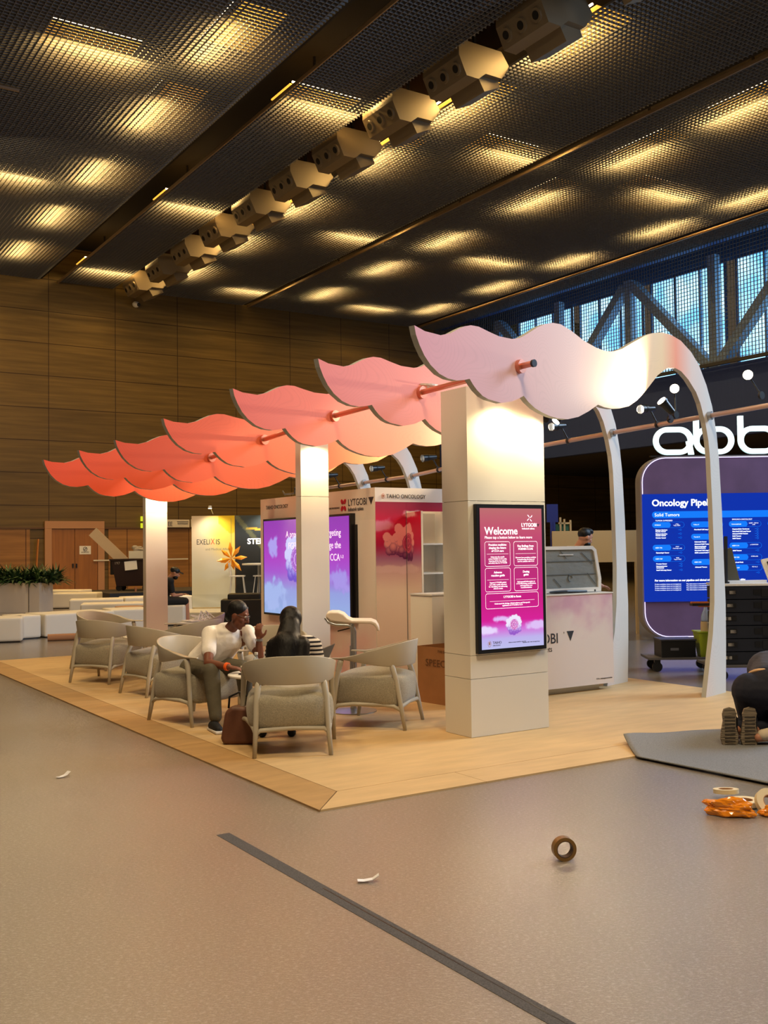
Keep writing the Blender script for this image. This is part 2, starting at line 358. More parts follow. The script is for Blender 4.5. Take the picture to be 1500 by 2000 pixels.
# hanging information signs and green exit sign
wsn = MB().box((12.6, 34.7, 2.71), (1.1, .06, .32)).build('wall_sign', mat('white_sign_panel', (214, 206, 192), .5)); tag(wsn, 'long white wall sign with dark letters left of the yellow graphic wall', 'sign')
text('sign_text', 'EE', frame((12.2, 34.66, 2.6), (1, 0, 0), (0, 0, 1)), 0, 0, .26, mat('dark_ink'), None, sx=.8).parent = wsn
MB().box((12.85, 34.66, 2.78), (.5, .01, .02)).box((12.85, 34.66, 2.7), (.45, .01, .02)).build('sign_lines', mat('dark_ink'), wsn)
ws2 = MB().box((13.32, 34.7, 2.72), (.2, .06, .32)).build('wall_sign', mat('white_sign_panel')); tag(ws2, 'small square white wall sign beside the long one', 'sign')
MB().box((13.32, 34.66, 2.75), (.12, .01, .12)).build('sign_mark', mat('dark_ink'), ws2)
for z, l in ((2.9, 'upper yellow-green lit sign peeking out left of the far column'), (2.62, 'lower yellow-green lit sign peeking out left of the far column')):
    e = MB().box((11.2, 34.82, z), (.18, .08, .2), bev=.02).build('exit_sign', mat('exit_green_light', (120, 130, 20), .4, emit=(214, 222, 40), es=.9)); tag(e, l, 'sign')
    MB().box((11.2, 34.89, z), (.1, .1, .06)).build('bracket', M_BLACK, e)
cm = empty('security_camera', (10.94, 34.8, 11.65), 0, 'small white dome camera high on the oak wall under the ceiling', 'camera')
MB().ball((0, -.02, 0), (.15, .13, .13), 14).build('dome', M_OFFW, cm, True); MB().ball((.07, -.14, -.03), .07, 10).build('lens', M_BLACK, cm, True)
br = MB().box((9.9, 34.75, 1.24), (1.5, .05, .05)).build('wall_rail', M_OFFW); tag(br, 'pale horizontal bumper rail on the oak wall between door frame and far column', 'rail')
br = MB().box((12.3, 34.75, 1.24), (1.6, .05, .05)).build('wall_rail', M_OFFW); tag(br, 'pale horizontal bumper rail on the oak wall right of the far column', 'rail')

# ceiling lights above the grid
M_GLOWP = mat('amber_glow_panel', (240, 190, 90), .6, emit=(255, 176, 60), es=1.5)  # panel emission stands in for the patch the tube lights up
M_TUBE = mat('white_lit_tube', (255, 250, 240), .5, emit=(255, 214, 160), es=12)
def lamp_proto():
    o = empty('ceiling_light'); 
    MB().box((0, 0, .3), (1.9, 1.0, .03)).build('glow_panel', M_GLOWP, o)
    MB().cyl((-.95, -.62, .3), (.95, -.62, .3), .025, n=8).build('tube', M_TUBE, o)
    MB().box((0, -.3, .35), (.06, .9, .04)).box((0, 0, .9), (.05, .05, 1.1)).build('hanger', M_SLAB, o)
    l = bpy.data.lights.new('lamp_glow', 'AREA'); l.shape = 'RECTANGLE'; l.size = 1.9; l.size_y = .12; l.energy = 190; l.color = (1, .60, .18)
    q = bpy.data.objects.new('lamp_glow', l); COL.objects.link(q); q.parent = o; q.location = (0, -.62, .26)
    return o
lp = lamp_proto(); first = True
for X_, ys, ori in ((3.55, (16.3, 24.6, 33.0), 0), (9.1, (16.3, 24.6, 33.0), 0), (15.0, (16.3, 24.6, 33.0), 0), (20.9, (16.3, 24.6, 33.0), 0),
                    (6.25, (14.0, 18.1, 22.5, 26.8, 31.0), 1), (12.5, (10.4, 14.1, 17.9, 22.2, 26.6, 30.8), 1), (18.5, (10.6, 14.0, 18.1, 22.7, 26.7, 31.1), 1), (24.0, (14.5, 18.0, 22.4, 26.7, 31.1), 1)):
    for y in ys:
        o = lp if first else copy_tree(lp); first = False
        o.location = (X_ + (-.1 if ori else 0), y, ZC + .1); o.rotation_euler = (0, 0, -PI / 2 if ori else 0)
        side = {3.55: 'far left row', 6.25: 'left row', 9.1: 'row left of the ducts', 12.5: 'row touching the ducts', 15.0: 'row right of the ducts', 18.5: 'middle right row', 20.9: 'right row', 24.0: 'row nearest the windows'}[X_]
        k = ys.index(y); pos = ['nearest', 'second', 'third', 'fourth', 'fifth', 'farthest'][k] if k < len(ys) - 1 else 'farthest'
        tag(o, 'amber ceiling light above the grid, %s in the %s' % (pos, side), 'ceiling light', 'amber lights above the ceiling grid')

# air duct units in the ceiling slot
M_DUCT = mat('cream_duct_steel', (108, 96, 78), .5); M_HOLE = mat('black_duct_hole', (10, 9, 8), .8)
du = empty('air_duct_unit')
b = MB(); P = lambda L_: [(x, z) for x, z in L_]
RT = Matrix.Translation((0, -.75, 0))
b.prism([(-.62, -.05), (-.42, -.46), (-.1, -.46), (.1, -.30), (.55, -.30), (.78, 0), (.55, .3), (-.62, .3)], RT, 1.35); b.build('housing', M_DUCT, du)
MB().prism([(-.02, -.30), (.18, -.62), (.62, -.42), (.55, -.28)], Matrix.Translation((0, -.6, 0)), 1.05).build('lower_box', M_DUCT, du)
nrm = Vector((-.41, 0, -.2)).normalized()
for k in range(3):
    c = Vector((-.52, -.53 + .45 * k, -.25)); 
    nz = MB(); nz.cyl(c - nrm * .02, c + nrm * .045, .155, .135, 22); nz.build('nozzle', M_DUCT, du, True)
    MB().cyl(c + nrm * .03, c + nrm * .05, .085, .085, 20).build('nozzle_opening', M_HOLE, du)
MB().box((0, .2, .94), (.06, .06, 1.3)).build('hanger_rod', M_SLAB, du); MB().box((0, -.5, .94), (.06, .06, 1.3)).build('hanger_rod', M_SLAB, du)
for k in range(11):
    o = du if k == 0 else copy_tree(du); o.location = (10.72, 33.3 - 2.6 * k, 12.15)
    nm = ['tenth', 'ninth', 'eighth', 'seventh', 'sixth', 'fifth', 'fourth', 'third', 'second', 'nearest', 'outermost'][k]
    tag(o, 'cream three-nozzle air duct unit in the ceiling slot, %s from the camera' % nm if k not in (0, 9, 10) else ('cream three-nozzle air duct unit %s' % {0: 'at the oak wall end of the ceiling slot', 9: 'nearest the camera at the top of the photo', 10: 'beyond the top edge of the photo'}[k]), 'air duct', 'air duct units in the ceiling slot')
struct('trim_7', MB().box((10.25, 18, 13.1), (.25, 34, .5)).box((11.5, 18, 13.2), (.1, 34, 1)), mat('brown_slot_beam', (70, 52, 38), .7))
rb = MB().cyl((3.2, 17.2, 12.0), (4.4, 17.2, 12.0), .05, n=8)
rb = MB().cyl((1.0, 18.2, 12.05), (2.5, 18.2, 12.05), .05, n=8).build('ceiling_tube_lamp', mat('unlit_tube_grey', (110, 92, 74), .5)); tag(rb, 'unlit grey tube lamp under the ceiling grid at far left', 'lamp')
MB().box((1.7, 18.2, 12.14), (.06, .1, .16)).build('clip', M_SLAB, rb)

# ================================================================ BOOTH
pf = empty('booth_platform', (0, 0, 0), 0, 'pale wooden booth floor platform with honey border planks', 'platform')
H_P = .012
MB().box((3.09, 5.24, H_P / 2), (5.54, 9.78, H_P)).build('field', M_OAKB, pf)
def slab(pts, m, name):
    b = MB(); A = [b.b.verts.new((x, y, H_P)) for x, y in pts]; B = [b.b.verts.new((x, y, 0)) for x, y in pts]
    b.b.faces.new(A); b.b.faces.new(B[::-1]); k = len(pts)
    for i in range(k): b.b.faces.new((A[i], B[i], B[(i + 1) % k], A[(i + 1) % k]))
    return b.build(name, m, pf)
g = .004
for k, (a, c) in enumerate(((0, 2.38), (2.38, 4.83), (4.83, 7.3), (7.3, 10.13))):
    slab([(0, a + (g if k else 0)), (.315, (a if k else .345) + g), (.315, c if k < 3 else 10.13), (0, c)], M_OAKD, 'border_plank')
xs = (0, 1.25, 3.65, 5.86)
for k in range(3):
    a, c = xs[k], xs[k + 1]
    slab([(a + (g * 2 if k == 0 else g), 0), (c, 0), (c, .345), ((.32 if k == 0 else a) + g, .345)], M_OAKB, 'border_plank')

# columns
def column(x0, y0, w, d, h, label, seams):
    t = empty('canopy_column', (x0 + w / 2, y0 + d / 2, H_P), 0, label, 'column')
    zs = [0] + seams + [h]
    for a, c in zip(zs, zs[1:]):
        MB().box((0, 0, (a + c) / 2), (w, d, c - a - .004), bev=.002).build('panel', M_WHITE, t)
    MB().box((0, 0, h / 2), (w - .02, d - .02, h - .02)).build('core', M_OFFW, t); return t
column(2.11, 1.268, .83, .355, 2.86, 'wide white column holding the pink touch screen', [.47, .66, 1.92])
column(2.107, 4.138, .335, .12, 2.72, 'narrow white column in the middle, behind the laptop', [2.1])
column(2.106, 8.886, .325, .12, 2.52, 'farthest narrow white column, behind the empty lounge chairs', [2.1])

# canopy boards
OUT = [(-4.433, 3.084), (-4.319, 3.06), (-4.143, 3.057), (-4.031, 3.088), (-3.94, 3.132), (-3.86, 3.165), (-3.785, 3.184), (-3.691, 3.188), (-3.563, 3.169), (-3.432, 3.153), (-3.263, 3.157), (-3.158, 3.18), (-3.05, 3.229), (-2.903, 3.304), (-2.79, 3.349), (-2.676, 3.375), (-2.559, 3.382), (-2.402, 3.354), (-2.2, 3.296), (-1.99, 3.263), (-1.834, 3.255), (-1.708, 3.267), (-1.542, 3.315), (-1.35, 3.398), (-1.102, 3.5), (-0.949, 3.547), (-0.772, 3.58), (-0.581, 3.586), (-0.365, 3.557), (-0.144, 3.474), (0.024, 3.365), (0.192, 3.174), (0.316, 2.965), (0.403, 2.69), (0.447, 2.423), (0.485, 1.887), (0.503, 1.351), (0.52, 0.922), (0.505, 0.497), (0.472, 0), (0.0, 0.0), (0.101, 0.323), (0.196, 0.626), (0.25, 0.936), (0.27, 1.356), (0.258, 1.909), (0.233, 2.41), (0.205, 2.599), (0.141, 2.783), (0.038, 2.975), (-0.054, 3.079), (-0.227, 3.19), (-0.37, 3.25), (-0.49, 3.268), (-0.662, 3.252), (-0.866, 3.156), (-1.106, 2.984), (-1.278, 2.876), (-1.443, 2.803), (-1.612, 2.767), (-1.748, 2.752), (-1.881, 2.753), (-1.984, 2.766), (-2.14, 2.694), (-2.308, 2.631), (-2.478, 2.596), (-2.627, 2.591), (-2.741, 2.598), (-2.852, 2.617), (-2.961, 2.644), (-3.054, 2.685), (-3.116, 2.727), (-3.194, 2.695), (-3.278, 2.667), (-3.421, 2.641), (-3.585, 2.653), (-3.655, 2.671), (-3.725, 2.708), (-3.774, 2.745), (-3.812, 2.782), (-3.878, 2.766), (-3.968, 2.752), (-4.069, 2.755), (-4.167, 2.778), (-4.263, 2.829), (-4.331, 2.889), (-4.38, 2.955), (-4.416, 3.021)]
def printed(name, left, mid, right, es=0):
    M = mat(name, mid, .6, spec=.25); nt = M.node_tree; b = nt.nodes['Principled BSDF']
    tc = N(M, 'ShaderNodeTexCoord'); sx = N(M, 'ShaderNodeSeparateXYZ'); nt.links.new(tc.outputs['Object'], sx.inputs[0])
    r = N(M, 'ShaderNodeMapRange'); r.inputs['From Min'].default_value = -4.4; r.inputs['From Max'].default_value = .5; nt.links.new(sx.outputs[0], r.inputs[0])
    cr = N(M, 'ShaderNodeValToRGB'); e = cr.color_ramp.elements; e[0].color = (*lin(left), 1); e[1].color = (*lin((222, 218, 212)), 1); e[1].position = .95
    q = e.new(.42); q.color = (*lin(mid), 1); q = e.new(.74); q.color = (*lin(right), 1); q = e.new(.80); q.color = (*lin(mixc(right, (255, 120, 84), .62)), 1); q = e.new(.87); q.color = (*lin(mixc(right, (226, 204, 200), .8)), 1)  # right-end stops paint an orange-to-white hotspot into the print colours
    nt.links.new(r.outputs[0], cr.inputs[0])
    # fine flowing contour lines of the print
    n = N(M, 'ShaderNodeTexNoise'); n.inputs['Scale'].default_value = .9; n.inputs['Detail'].default_value = 0; n.inputs['Distortion'].default_value = .6
    nt.links.new(tc.outputs['Object'], n.inputs['Vector'])
    ml = N(M, 'ShaderNodeMath'); ml.operation = 'MULTIPLY'; ml.inputs[1].default_value = 110 * 2 * PI; nt.links.new(n.outputs[0], ml.inputs[0])
    si = N(M, 'ShaderNodeMath'); si.operation = 'SINE'; nt.links.new(ml.outputs[0], si.inputs[0])
    r2 = N(M, 'ShaderNodeMapRange'); r2.inputs['From Min'].default_value = .35; r2.inputs['From Max'].default_value = 1; r2.inputs['To Min'].default_value = 1; r2.inputs['To Max'].default_value = .965
    nt.links.new(si.outputs[0], r2.inputs[0])
    v = N(M, 'ShaderNodeVectorMath'); v.operation = 'SCALE'; nt.links.new(cr.outputs[0], v.inputs[0]); nt.links.new(r2.outputs[0], v.inputs['Scale'])
    nt.links.new(v.outputs[0], b.inputs['Base Color'])
    return M
M_EDGE = mat('grey_board_edge', (168, 168, 160), .6)
RIBS = [(5.319, 1.59, 15, 0), (5.156, 2.796, 16.13, -0.059), (5.039, 4.059, 15.49, -0.119), (5.064, 5.347, 11.62, -0.205), (5.062, 6.657, 9.93, -0.285), (4.901, 7.725, 11.57, -0.321), (4.732, 8.823, 12.55, -0.356)]
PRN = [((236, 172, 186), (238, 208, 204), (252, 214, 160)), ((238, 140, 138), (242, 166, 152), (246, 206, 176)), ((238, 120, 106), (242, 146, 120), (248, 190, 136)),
       ((238, 104, 74), (244, 130, 90), (250, 180, 100)), ((226, 90, 60), (234, 114, 76), (248, 172, 90)), ((234, 90, 54), (244, 118, 70), (250, 170, 76)), ((232, 86, 50), (244, 114, 68), (250, 168, 72))]
RLAB = ['pale pink scalloped canopy board nearest the camera, arching down to the floor', 'salmon scalloped canopy board, second from the camera', 'coral scalloped canopy board above the middle column, third from the camera',
        'orange-coral scalloped canopy board, fourth from the camera', 'dark red-orange scalloped canopy board, fifth from the camera', 'orange scalloped canopy board above the farthest column, sixth from the camera', 'farthest and smallest-looking orange scalloped canopy board']
PIPE_U, PIPE_Z = -3.176, 2.95; RAIL_U, RAIL_Z = .215, 2.86
pipepts = []; railpts = []
TH = .05
for k, (x, y, a, dz) in enumerate(RIBS):
    ar = math.radians(a); t = empty('canopy_board', (x, y, H_P), ar, RLAB[k], 'canopy board')
    t['group'] = 'scalloped canopy boards over the booth'
    pts = [(u, (z + dz) if z > 1.2 else max(0, z + dz * z / 1.2)) for u, z in OUT]
    b = bmesh.new(); A = [b.verts.new((u, 0, z)) for u, z in pts]; B = [b.verts.new((u, TH, z)) for u, z in pts]
    fA = b.faces.new(A); fB = b.faces.new(B[::-1]); n_ = len(pts)
    for i in range(n_): f = b.faces.new((A[i], B[i], B[(i + 1) % n_], A[(i + 1) % n_])); f.material_index = 1
    bmesh.ops.recalc_face_normals(b, faces=b.faces)
    me = bpy.data.meshes.new('board'); b.to_mesh(me); b.free()
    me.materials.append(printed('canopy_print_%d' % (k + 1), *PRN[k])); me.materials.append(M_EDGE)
    o = bpy.data.objects.new('board', me); COL.objects.link(o); o.parent = t
    R = Matrix.Translation((x, y, H_P)) @ Matrix.Rotation(ar, 4, 'Z')
    pipepts.append(R @ Vector((PIPE_U, 0, PIPE_Z + dz))); railpts.append(R @ Vector((RAIL_U, 0, RAIL_Z + dz)))
    MB().cyl((PIPE_U, -.035, PIPE_Z + dz), (PIPE_U, 0, PIPE_Z + dz), .055, n=20).cyl((PIPE_U, TH, PIPE_Z + dz), (PIPE_U, TH + .03, PIPE_Z + dz), .055, n=20).build('pipe_collar', M_COPPER, t, True)
    MB().cyl((RAIL_U, -.04, RAIL_Z + dz), (RAIL_U, 0, RAIL_Z + dz), .045, n=18).cyl((RAIL_U, TH, RAIL_Z + dz), (RAIL_U, TH + .03, RAIL_Z + dz), .045, n=18).build('rail_collar', M_CHROME, t, True)
    # raised strengthening strip down the leg
    st = MB()
    strip = [(.20, 2.55), (.235, 2.3), (.262, 1.9), (.275, 1.45)]
pp = [pipepts[0] + Vector((.02, -.14, .005))] + pipepts + [pipepts[-1] + Vector((-.02, .12, 0))]
cp = empty('copper_pipe', pp[0], 0, 'copper pipe running through all the canopy boards on the seating side', 'pipe')
kid(MB().tube(pp, .024, 14).build('tube', M_COPPER, None, True), cp)
kid(MB().cyl(pp[0], pp[0] + Vector((.003, -.02, 0)), .03, n=16).build('end_cap', M_BLACK), cp)
rp = [railpts[0] + (railpts[0] - railpts[1]) * 1.6] + railpts + [railpts[-1] + Vector((-.02, .3, 0))]
rl = empty('lighting_rail', rp[0], 0, 'long pinkish steel pipe rail crossing the arch legs and carrying the spotlights', 'rail')
kid(MB().tube(rp, .026, 14).build('tube', mat('pinkish_steel_pipe', (188, 162, 152), .35, metal=.5), None, True), rl)

# touch screen on the main column
M_SCR = mat('lit_screen_print', (10, 10, 10), .15, eattr=True, es=1.0)
M_TXT = mat('lit_white_lettering', (240, 240, 240), .5, emit=(255, 240, 250), es=.95)
M_INK = mat('dark_lettering', (46, 46, 52), .6)
random.seed(3)
def cluster(cx, cy, R, n, rb, asp, hue=0):
    """a puffy ring of cloud balls round a centre"""
    B = []
    for q in range(n):
        a = 2 * PI * q / n + .3; rr = R * random.uniform(.8, 1.05)
        B.append((cx + rr * math.cos(a) / asp, cy + rr * math.sin(a), rb * random.uniform(.75, 1.25), 'p'))
    for q in range(n):
        a = 2 * PI * q / n; rr = R * .68
        B.append((cx + rr * math.cos(a) / asp, cy + rr * math.sin(a), rb * .8, 'p'))
    B.append((cx, cy, R * .62, 'd')); return B
def painter(stops, cl, asp, light, dark, disc, ring, clouds=()):
    (cx, cy, R) = cl[0]; B = cl[1]
    def fn(u, v):
        c = ramp(stops, v)
        for (x, y, rx, ry, seed, col) in clouds:
            d = math.hypot((u - x) * asp / rx, (v - y) / ry)
            al = sm(.1, .55, 1 - d + .5 * cloud(u * asp, v, 9, seed))
            c = mixc(c, col, al)
        p = puffs(B, u, v, asp)
        if p:
            k, s, h = p
            if k == 'd':
                d = math.hypot((u - cx) * asp, v - cy) / (R * .62)
                c = mixc(disc, ring, 1 if (.42 < d < .5 or .82 < d < .88 or d < .08) else (.4 if int(d * 14) % 2 else 0))
                dx = (u - cx) * asp; dy = v - cy
                if 0 < dx < R * 1.5 and abs(dy + dx * .18) < R * .045: c = mixc(ring, dark, .5)
            else:
                g = cy - v
                c = mixc(light, dark, max(0, min(1, .25 + 1.9 * (g / (R * 1.6)) - .45 * s + .25 * (1 - s))))
        return c
    return fn
ts = empty('touch_screen', (2.465, 1.25, 1.25), 0, 'pink portrait touch screen on the wide white column', 'screen')
x0, x1, z0, z1 = 2.163, 2.893, .685, 1.905
kid(MB().box(((x0 + x1) / 2, 1.247, (z0 + z1) / 2), (x1 - x0, .04, z1 - z0), bev=.004).build('frame', M_BLACK), ts)
FS = frame((x0 + .033, 1.227, z0 + .033), (1, 0, 0), (0, 0, 1)); w, h = x1 - x0 - .066, z1 - z0 - .066
asp = w / h
st = [(0, (188, 190, 236)), (.07, (190, 178, 236)), (.14, (214, 110, 214)), (.2, (214, 30, 150)), (.34, (200, 30, 130)), (.6, (186, 50, 118)), (.85, (196, 84, 112)), (1, (190, 110, 112))]
cl = ((.52, .165, .062), cluster(.52, .165, .062, 13, .018, asp))
kid(picture('screen_image', FS, w, h, painter(st, cl, asp, (240, 232, 255), (150, 90, 200), (200, 90, 180), (250, 210, 245),
    ((.1, .135, .13, .04, 3, (232, 214, 252)), (.3, .21, .1, .035, 5, (226, 190, 246)), (.9, .15, .13, .045, 8, (222, 190, 246)))), M_SCR, None, 110, 200), ts)
def tx(s, u, v, size, **k): kid(text('lettering', s, FS, u * w, v * h, size, M_TXT, None, **k), ts)
tx('Welcome', .07, .812, .088, bold=.0012); tx('Please tap a button below to learn more', .07, .782, .031, sx=1.0)
tx('LYTGOBI', .66, .868, .042, bold=.0008); tx('futibatinib tablets', .67, .848, .02)
kid(text('triangle_mark', 'V', FS, .925 * w, .87 * h, .03, M_INK, None, bold=.002), ts)
def rrect(u0, v0, u1, v1, r=.018):
    P_ = []; X0, Z0, X1, Z1 = u0 * w, v0 * h, u1 * w, v1 * h
    for (cx, cz, a0) in ((X1 - r, Z1 - r, 0), (X0 + r, Z1 - r, 90), (X0 + r, Z0 + r, 180), (X1 - r, Z0 + r, 270)):
        for q in range(5): a = math.radians(a0 + q * 22.5); P_.append(FS @ Vector((cx + r * math.cos(a), -.003, cz + r * math.sin(a))))
    return P_
b = MB()
BT = [(.07, .585, .47, .76, 'Precision medicine\nshaping the future\nof CCA care', 'Delve into the results\nof the FOENIX-CCA2 study,\nfeaturing all the key efficacy\nand safety data for LYTGOBI'), (.53, .585, .92, .76, 'Key findings from\nFOENIX-CCA2', 'Discover how precision medicine\nis transforming the future of\ncare for patients with CCA'),
      (.07, .405, .47, .572, 'Adverse\nreaction guide', 'Support LYTGOBI patient\ncare with a quick reference\nfor identifying and addressing\nadverse events'), (.53, .405, .92, .572, 'Dosing\nguide', 'Find essential information on\nLYTGOBI dosing, modifications,\nand supportive care\nrecommendations'),
      (.07, .285, .92, .392, 'LYTGOBI in focus', 'Understand the biology, clinical evidence and therapeutic\napplication of LYTGOBI in CCA')]
for (a, c, d, e, t1, t2) in BT:
    b.tube(rrect(a, c, d, e), .0015, 4, True); mid = c + (e - c) * (.5 if t1.count('\n') else .48)
    b.box(FS @ Vector(((a + d) / 2 * w, -.003, mid * h)), ((d - a) * w * .85, .001, .002))
    n1 = t1.count('\n') + 1; n2 = t2.count('\n') + 1
    tx(t1, (a + d) / 2, (mid + e) / 2 + .0105 * (n1 - 1) - .006, .025, align='CENTER', bold=.0003); tx(t2, (a + d) / 2, (c + mid) / 2 + .0075 * (n2 - 1) - .004, .0165, align='CENTER')
kid(b.build('button_outline', M_TXT), ts)
b = MB()
for q in range(4):
    a = q * PI / 2 + .3; c = Vector((.8 * w, -.003, .93 * h)); d = Vector((math.cos(a), 0, math.sin(a))); pz = Vector((-d.z, 0, d.x))
    b.prism([(0, 0)] * 0 or [((c + d * .003).x, (c + d * .003).z), ((c + d * .03 + pz * .008).x, (c + d * .03 + pz * .008).z), ((c + d * .034 + pz * .016).x, (c + d * .034 + pz * .016).z), ((c + d * .018 + pz * .002).x, (c + d * .018 + pz * .002).z)], FS @ Matrix.Translation((0, -.004, 0)), .001)
kid(b.build('pinwheel_logo', M_TXT), ts)
kid(text('lettering', 'TAIHO', FS, .17 * w, .035 * h, .03, M_INK, None), ts)
kid(text('lettering', 'ONCOLOGY', FS, .17 * w, .02 * h, .014, M_INK, None), ts)
kid(MB().tube([FS @ Vector((.12 * w + .016 * math.cos(a * .4189), -.003, .037 * h + .024 * math.sin(a * .4189))) for a in range(15)], .0015, 4, True).box(FS @ Vector((.12 * w, -.003, .04 * h)), (.012, .001, .024)).build('crest', mat('gold_ink', (190, 140, 90), .5)), ts)
kid(text('lettering', 'Adverse events should be reported', FS, .42 * w, .035 * h, .013, M_INK, None), ts)
kid(text('lettering', 'September 2025. Taiho Oncology Europe', FS, .93 * w, .028 * h, .011, M_INK, None, align='RIGHT'), ts)

# spotlights
M_BULB = mat('lit_spot_glass', (255, 255, 255), .3, emit=(255, 244, 224), es=14)
def spotlight(loc, aim, label, power=60, col=WARM, ang=80, clamp=None, lit=True, r=.042, body=.13):
    loc = Vector(loc); d = (Vector(aim) - loc).normalized(); t = empty('spotlight', loc, 0, label, 'spotlight', 'booth spotlights')
    vis = True
    MB().cyl(-d * body, Vector((0, 0, 0)), r * .7, r, 18).cyl(Vector(), d * .02, r * 1.12, r * 1.12, 18).build('lamp_head', M_BLACK, t, True)
    if r == .042:
        hb = MB(); n_ = 18; a_ = d.orthogonal().normalized(); c_ = d.cross(a_); V_ = [[hb.b.verts.new(d * h_ + (a_ * math.cos(2 * PI * q / n_) + c_ * math.sin(2 * PI * q / n_)) * rr) for q in range(n_)] for rr, h_ in ((r, .0), (r * 1.25, .09), (r * 1.15, .09), (r * .95, .0))]
        for A_, B_ in zip(V_, V_[1:]):
            for q in range(n_): hb.b.faces.new((A_[q], A_[(q + 1) % n_], B_[(q + 1) % n_], B_[q]))
        hb.build('hood', M_BLACK, t, True)
    MB().cyl(d * .02, d * .026, r * .95, r * .95, 18).build('lens', M_BULB if lit else M_OFFW, t)
    if clamp is not None:
        c = Vector(clamp) - loc; MB().cyl(-d * body * .5, c, .008, n=8).cyl(c - Vector((0, .012, 0)), c + Vector((0, .012, 0)), .04, n=14).build('clamp_bracket', M_BLACK, t)
    if lit and power: 
        s = spot('spot_beam', (0, 0, 0), d, power, col, ang, .7, .04); s.parent = t; s.location = d * .06
    return t
def onrail(k, f):  # point on the lighting rail between boards k and k+1
    return railpts[k].lerp(railpts[k + 1], f)
pr = onrail(0, .35)
spotlight((4.27, 1.12, 2.86), (3.9, 1.2, 3.2), 'spotlight glowing under the lower edge of the nearest pale pink board', 105, (1, .80, .55), 125, clamp=(5.3, 1.95, 2.86), r=.045)
# rail spotlights that rake the boards from the right
for k in range(6):
    p_ = onrail(k, .5); R_ = RIBS[k + 1]; ar = math.radians(R_[2])
    tgt = Vector((R_[0], R_[1], 0)) + Vector((math.cos(ar), math.sin(ar), 0)) * -2.6; tgt.z = 2.75 + R_[3]
    nm = ['second', 'third', 'fourth', 'fifth', 'sixth', 'farthest'][k]
    spotlight(p_ + Vector((-.18, 0, .16)), tgt, 'black spotlight clamped to the lighting rail, aimed at the %s canopy board' % nm, [330, 360, 330, 190, 300, 300][k], (1, .74, .46), 75, clamp=p_)
spotlight((2.45, 1.08, 2.80), (2.48, 1.26, 1.2), 'spotlight glowing behind the board at the top of the wide column', 42, (1, .78, .42), 150, r=.035)
spotlight((2.985, 1.14, 2.63), (2.6, 1.24, 2.2), 'spotlight shining at the right edge of the wide column top', 26, (1, .78, .42), 150, r=.035, clamp=(2.985, 1.3, 2.66))
spotlight((2.28, 3.95, 2.72), (2.28, 4.15, 1.2), 'spotlight hidden behind the board at the top of the middle column', 44, (1, .78, .42), 150, r=.03)
spotlight((2.28, 8.72, 2.5), (2.28, 8.9, 1.2), 'spotlight hidden behind the board at the top of the farthest column', 50, (1, .78, .42), 150, r=.03)
spotlight((5.55, 2.1, 3.22), (-3, -5, 1.7), 'round bright spotlight seen inside the nearest arch', 25, SOFTW, 60, clamp=(5.5, 2.05, 2.93), r=.05)
spotlight((5.62, 1.22, 3.24), (-3, -5, 1.7), 'round bright spotlight right of the nearest arch', 25, SOFTW, 60, clamp=(5.66, 1.1, 3.02), r=.05)
disc = MB().cyl((2.2, 2.0, 2.97), (2.2, 2.0, 2.985), .13, n=24).cyl((2.2, 2.0, 2.93), (2.2, 2.0, 2.97), .06, n=16).build('pipe_lamp', M_OFFW); tag(disc, 'small white disc lamp on the copper pipe beside the wide column', 'lamp')
MB().cyl((2.2, 2.0, 2.86), (2.2, 2.0, 2.93), .02, n=10).build('clamp', M_CHROME, disc)

# ================================================================ STORE ROOM BOX
M_PRINT = mat('printed_laminate', (200, 200, 200), .45, attr=True)
BX, BY, BH = 3.491, 4.876, 2.28
bx = empty('store_cabinet', (BX, BY, H_P), 0, 'white store room box with lettered walls and a pink cloud print', 'booth cabinet')
kid(MB().box((BX + .02, (BY + .04 + 7.93) / 2, BH / 2), (.04, 7.89 - BY, BH)).build('side_wall', M_WHITE), bx)
kid(MB().box((BX + .63, 7.95, BH / 2), (1.26, .04, BH)).box((BX + 1.24, (BY + .04 + 7.93) / 2, BH / 2), (.04, 7.89 - BY, BH)).build('rear_wall', M_WHITE), bx)
FB = frame((BX, BY, 0), (1, 0, 0), (0, 0, 1))
kid(MB().box((BX + .63, BY + .02, (2.0 + BH) / 2), (1.26, .04, BH - 2.0)).box((BX + .22, BY + .02, 1.0), (.44, .04, 2.0)).box((BX + 1.22, BY + .02, 1.0), (.08, .04, 2.0)).build('front_wall', M_WHITE), bx)
stB = [(0, (222, 206, 196)), (.5, (222, 206, 196)), (.6, (206, 176, 178)), (.68, (170, 118, 160)), (.76, (190, 30, 84)), (.9, (206, 24, 66)), (1, (150, 30, 60))]
random.seed(11)
aspB = 1.0 / 2.11
cb = []
for q in range(34):
    a = random.uniform(.9, 5.4); r_ = random.uniform(.05, .15); cb.append((.42 + r_ * math.cos(a) / aspB * .95 - .02, .765 + r_ * math.sin(a) * .62, random.uniform(.022, .034), 'p'))
for q in range(12): a = 2 * PI * q / 12; cb.append((.5 + .075 * math.cos(a) / aspB, .765 + .075 * math.sin(a) * 1.1, .022, 'p'))
cb.append((.5, .765, .058, 'd'))
fnB = painter(stB, ((.5, .765, .094), cb), aspB, (244, 170, 172), (104, 40, 96), (170, 40, 90), (236, 130, 150), ((.06, .86, .16, .05, 4, (214, 130, 150)), (.62, .93, .12, .03, 9, (240, 190, 190)), (.2, .62, .5, .03, 2, (214, 186, 190))))
FP = frame((BX + .003, BY - .001, 0), (1, 0, 0), (0, 0, 1))
kid(picture('printed_panel', FP, .44, 2.11, lambda u, v: fnB(u * .44, v), M_PRINT, None, 60, 240), bx)
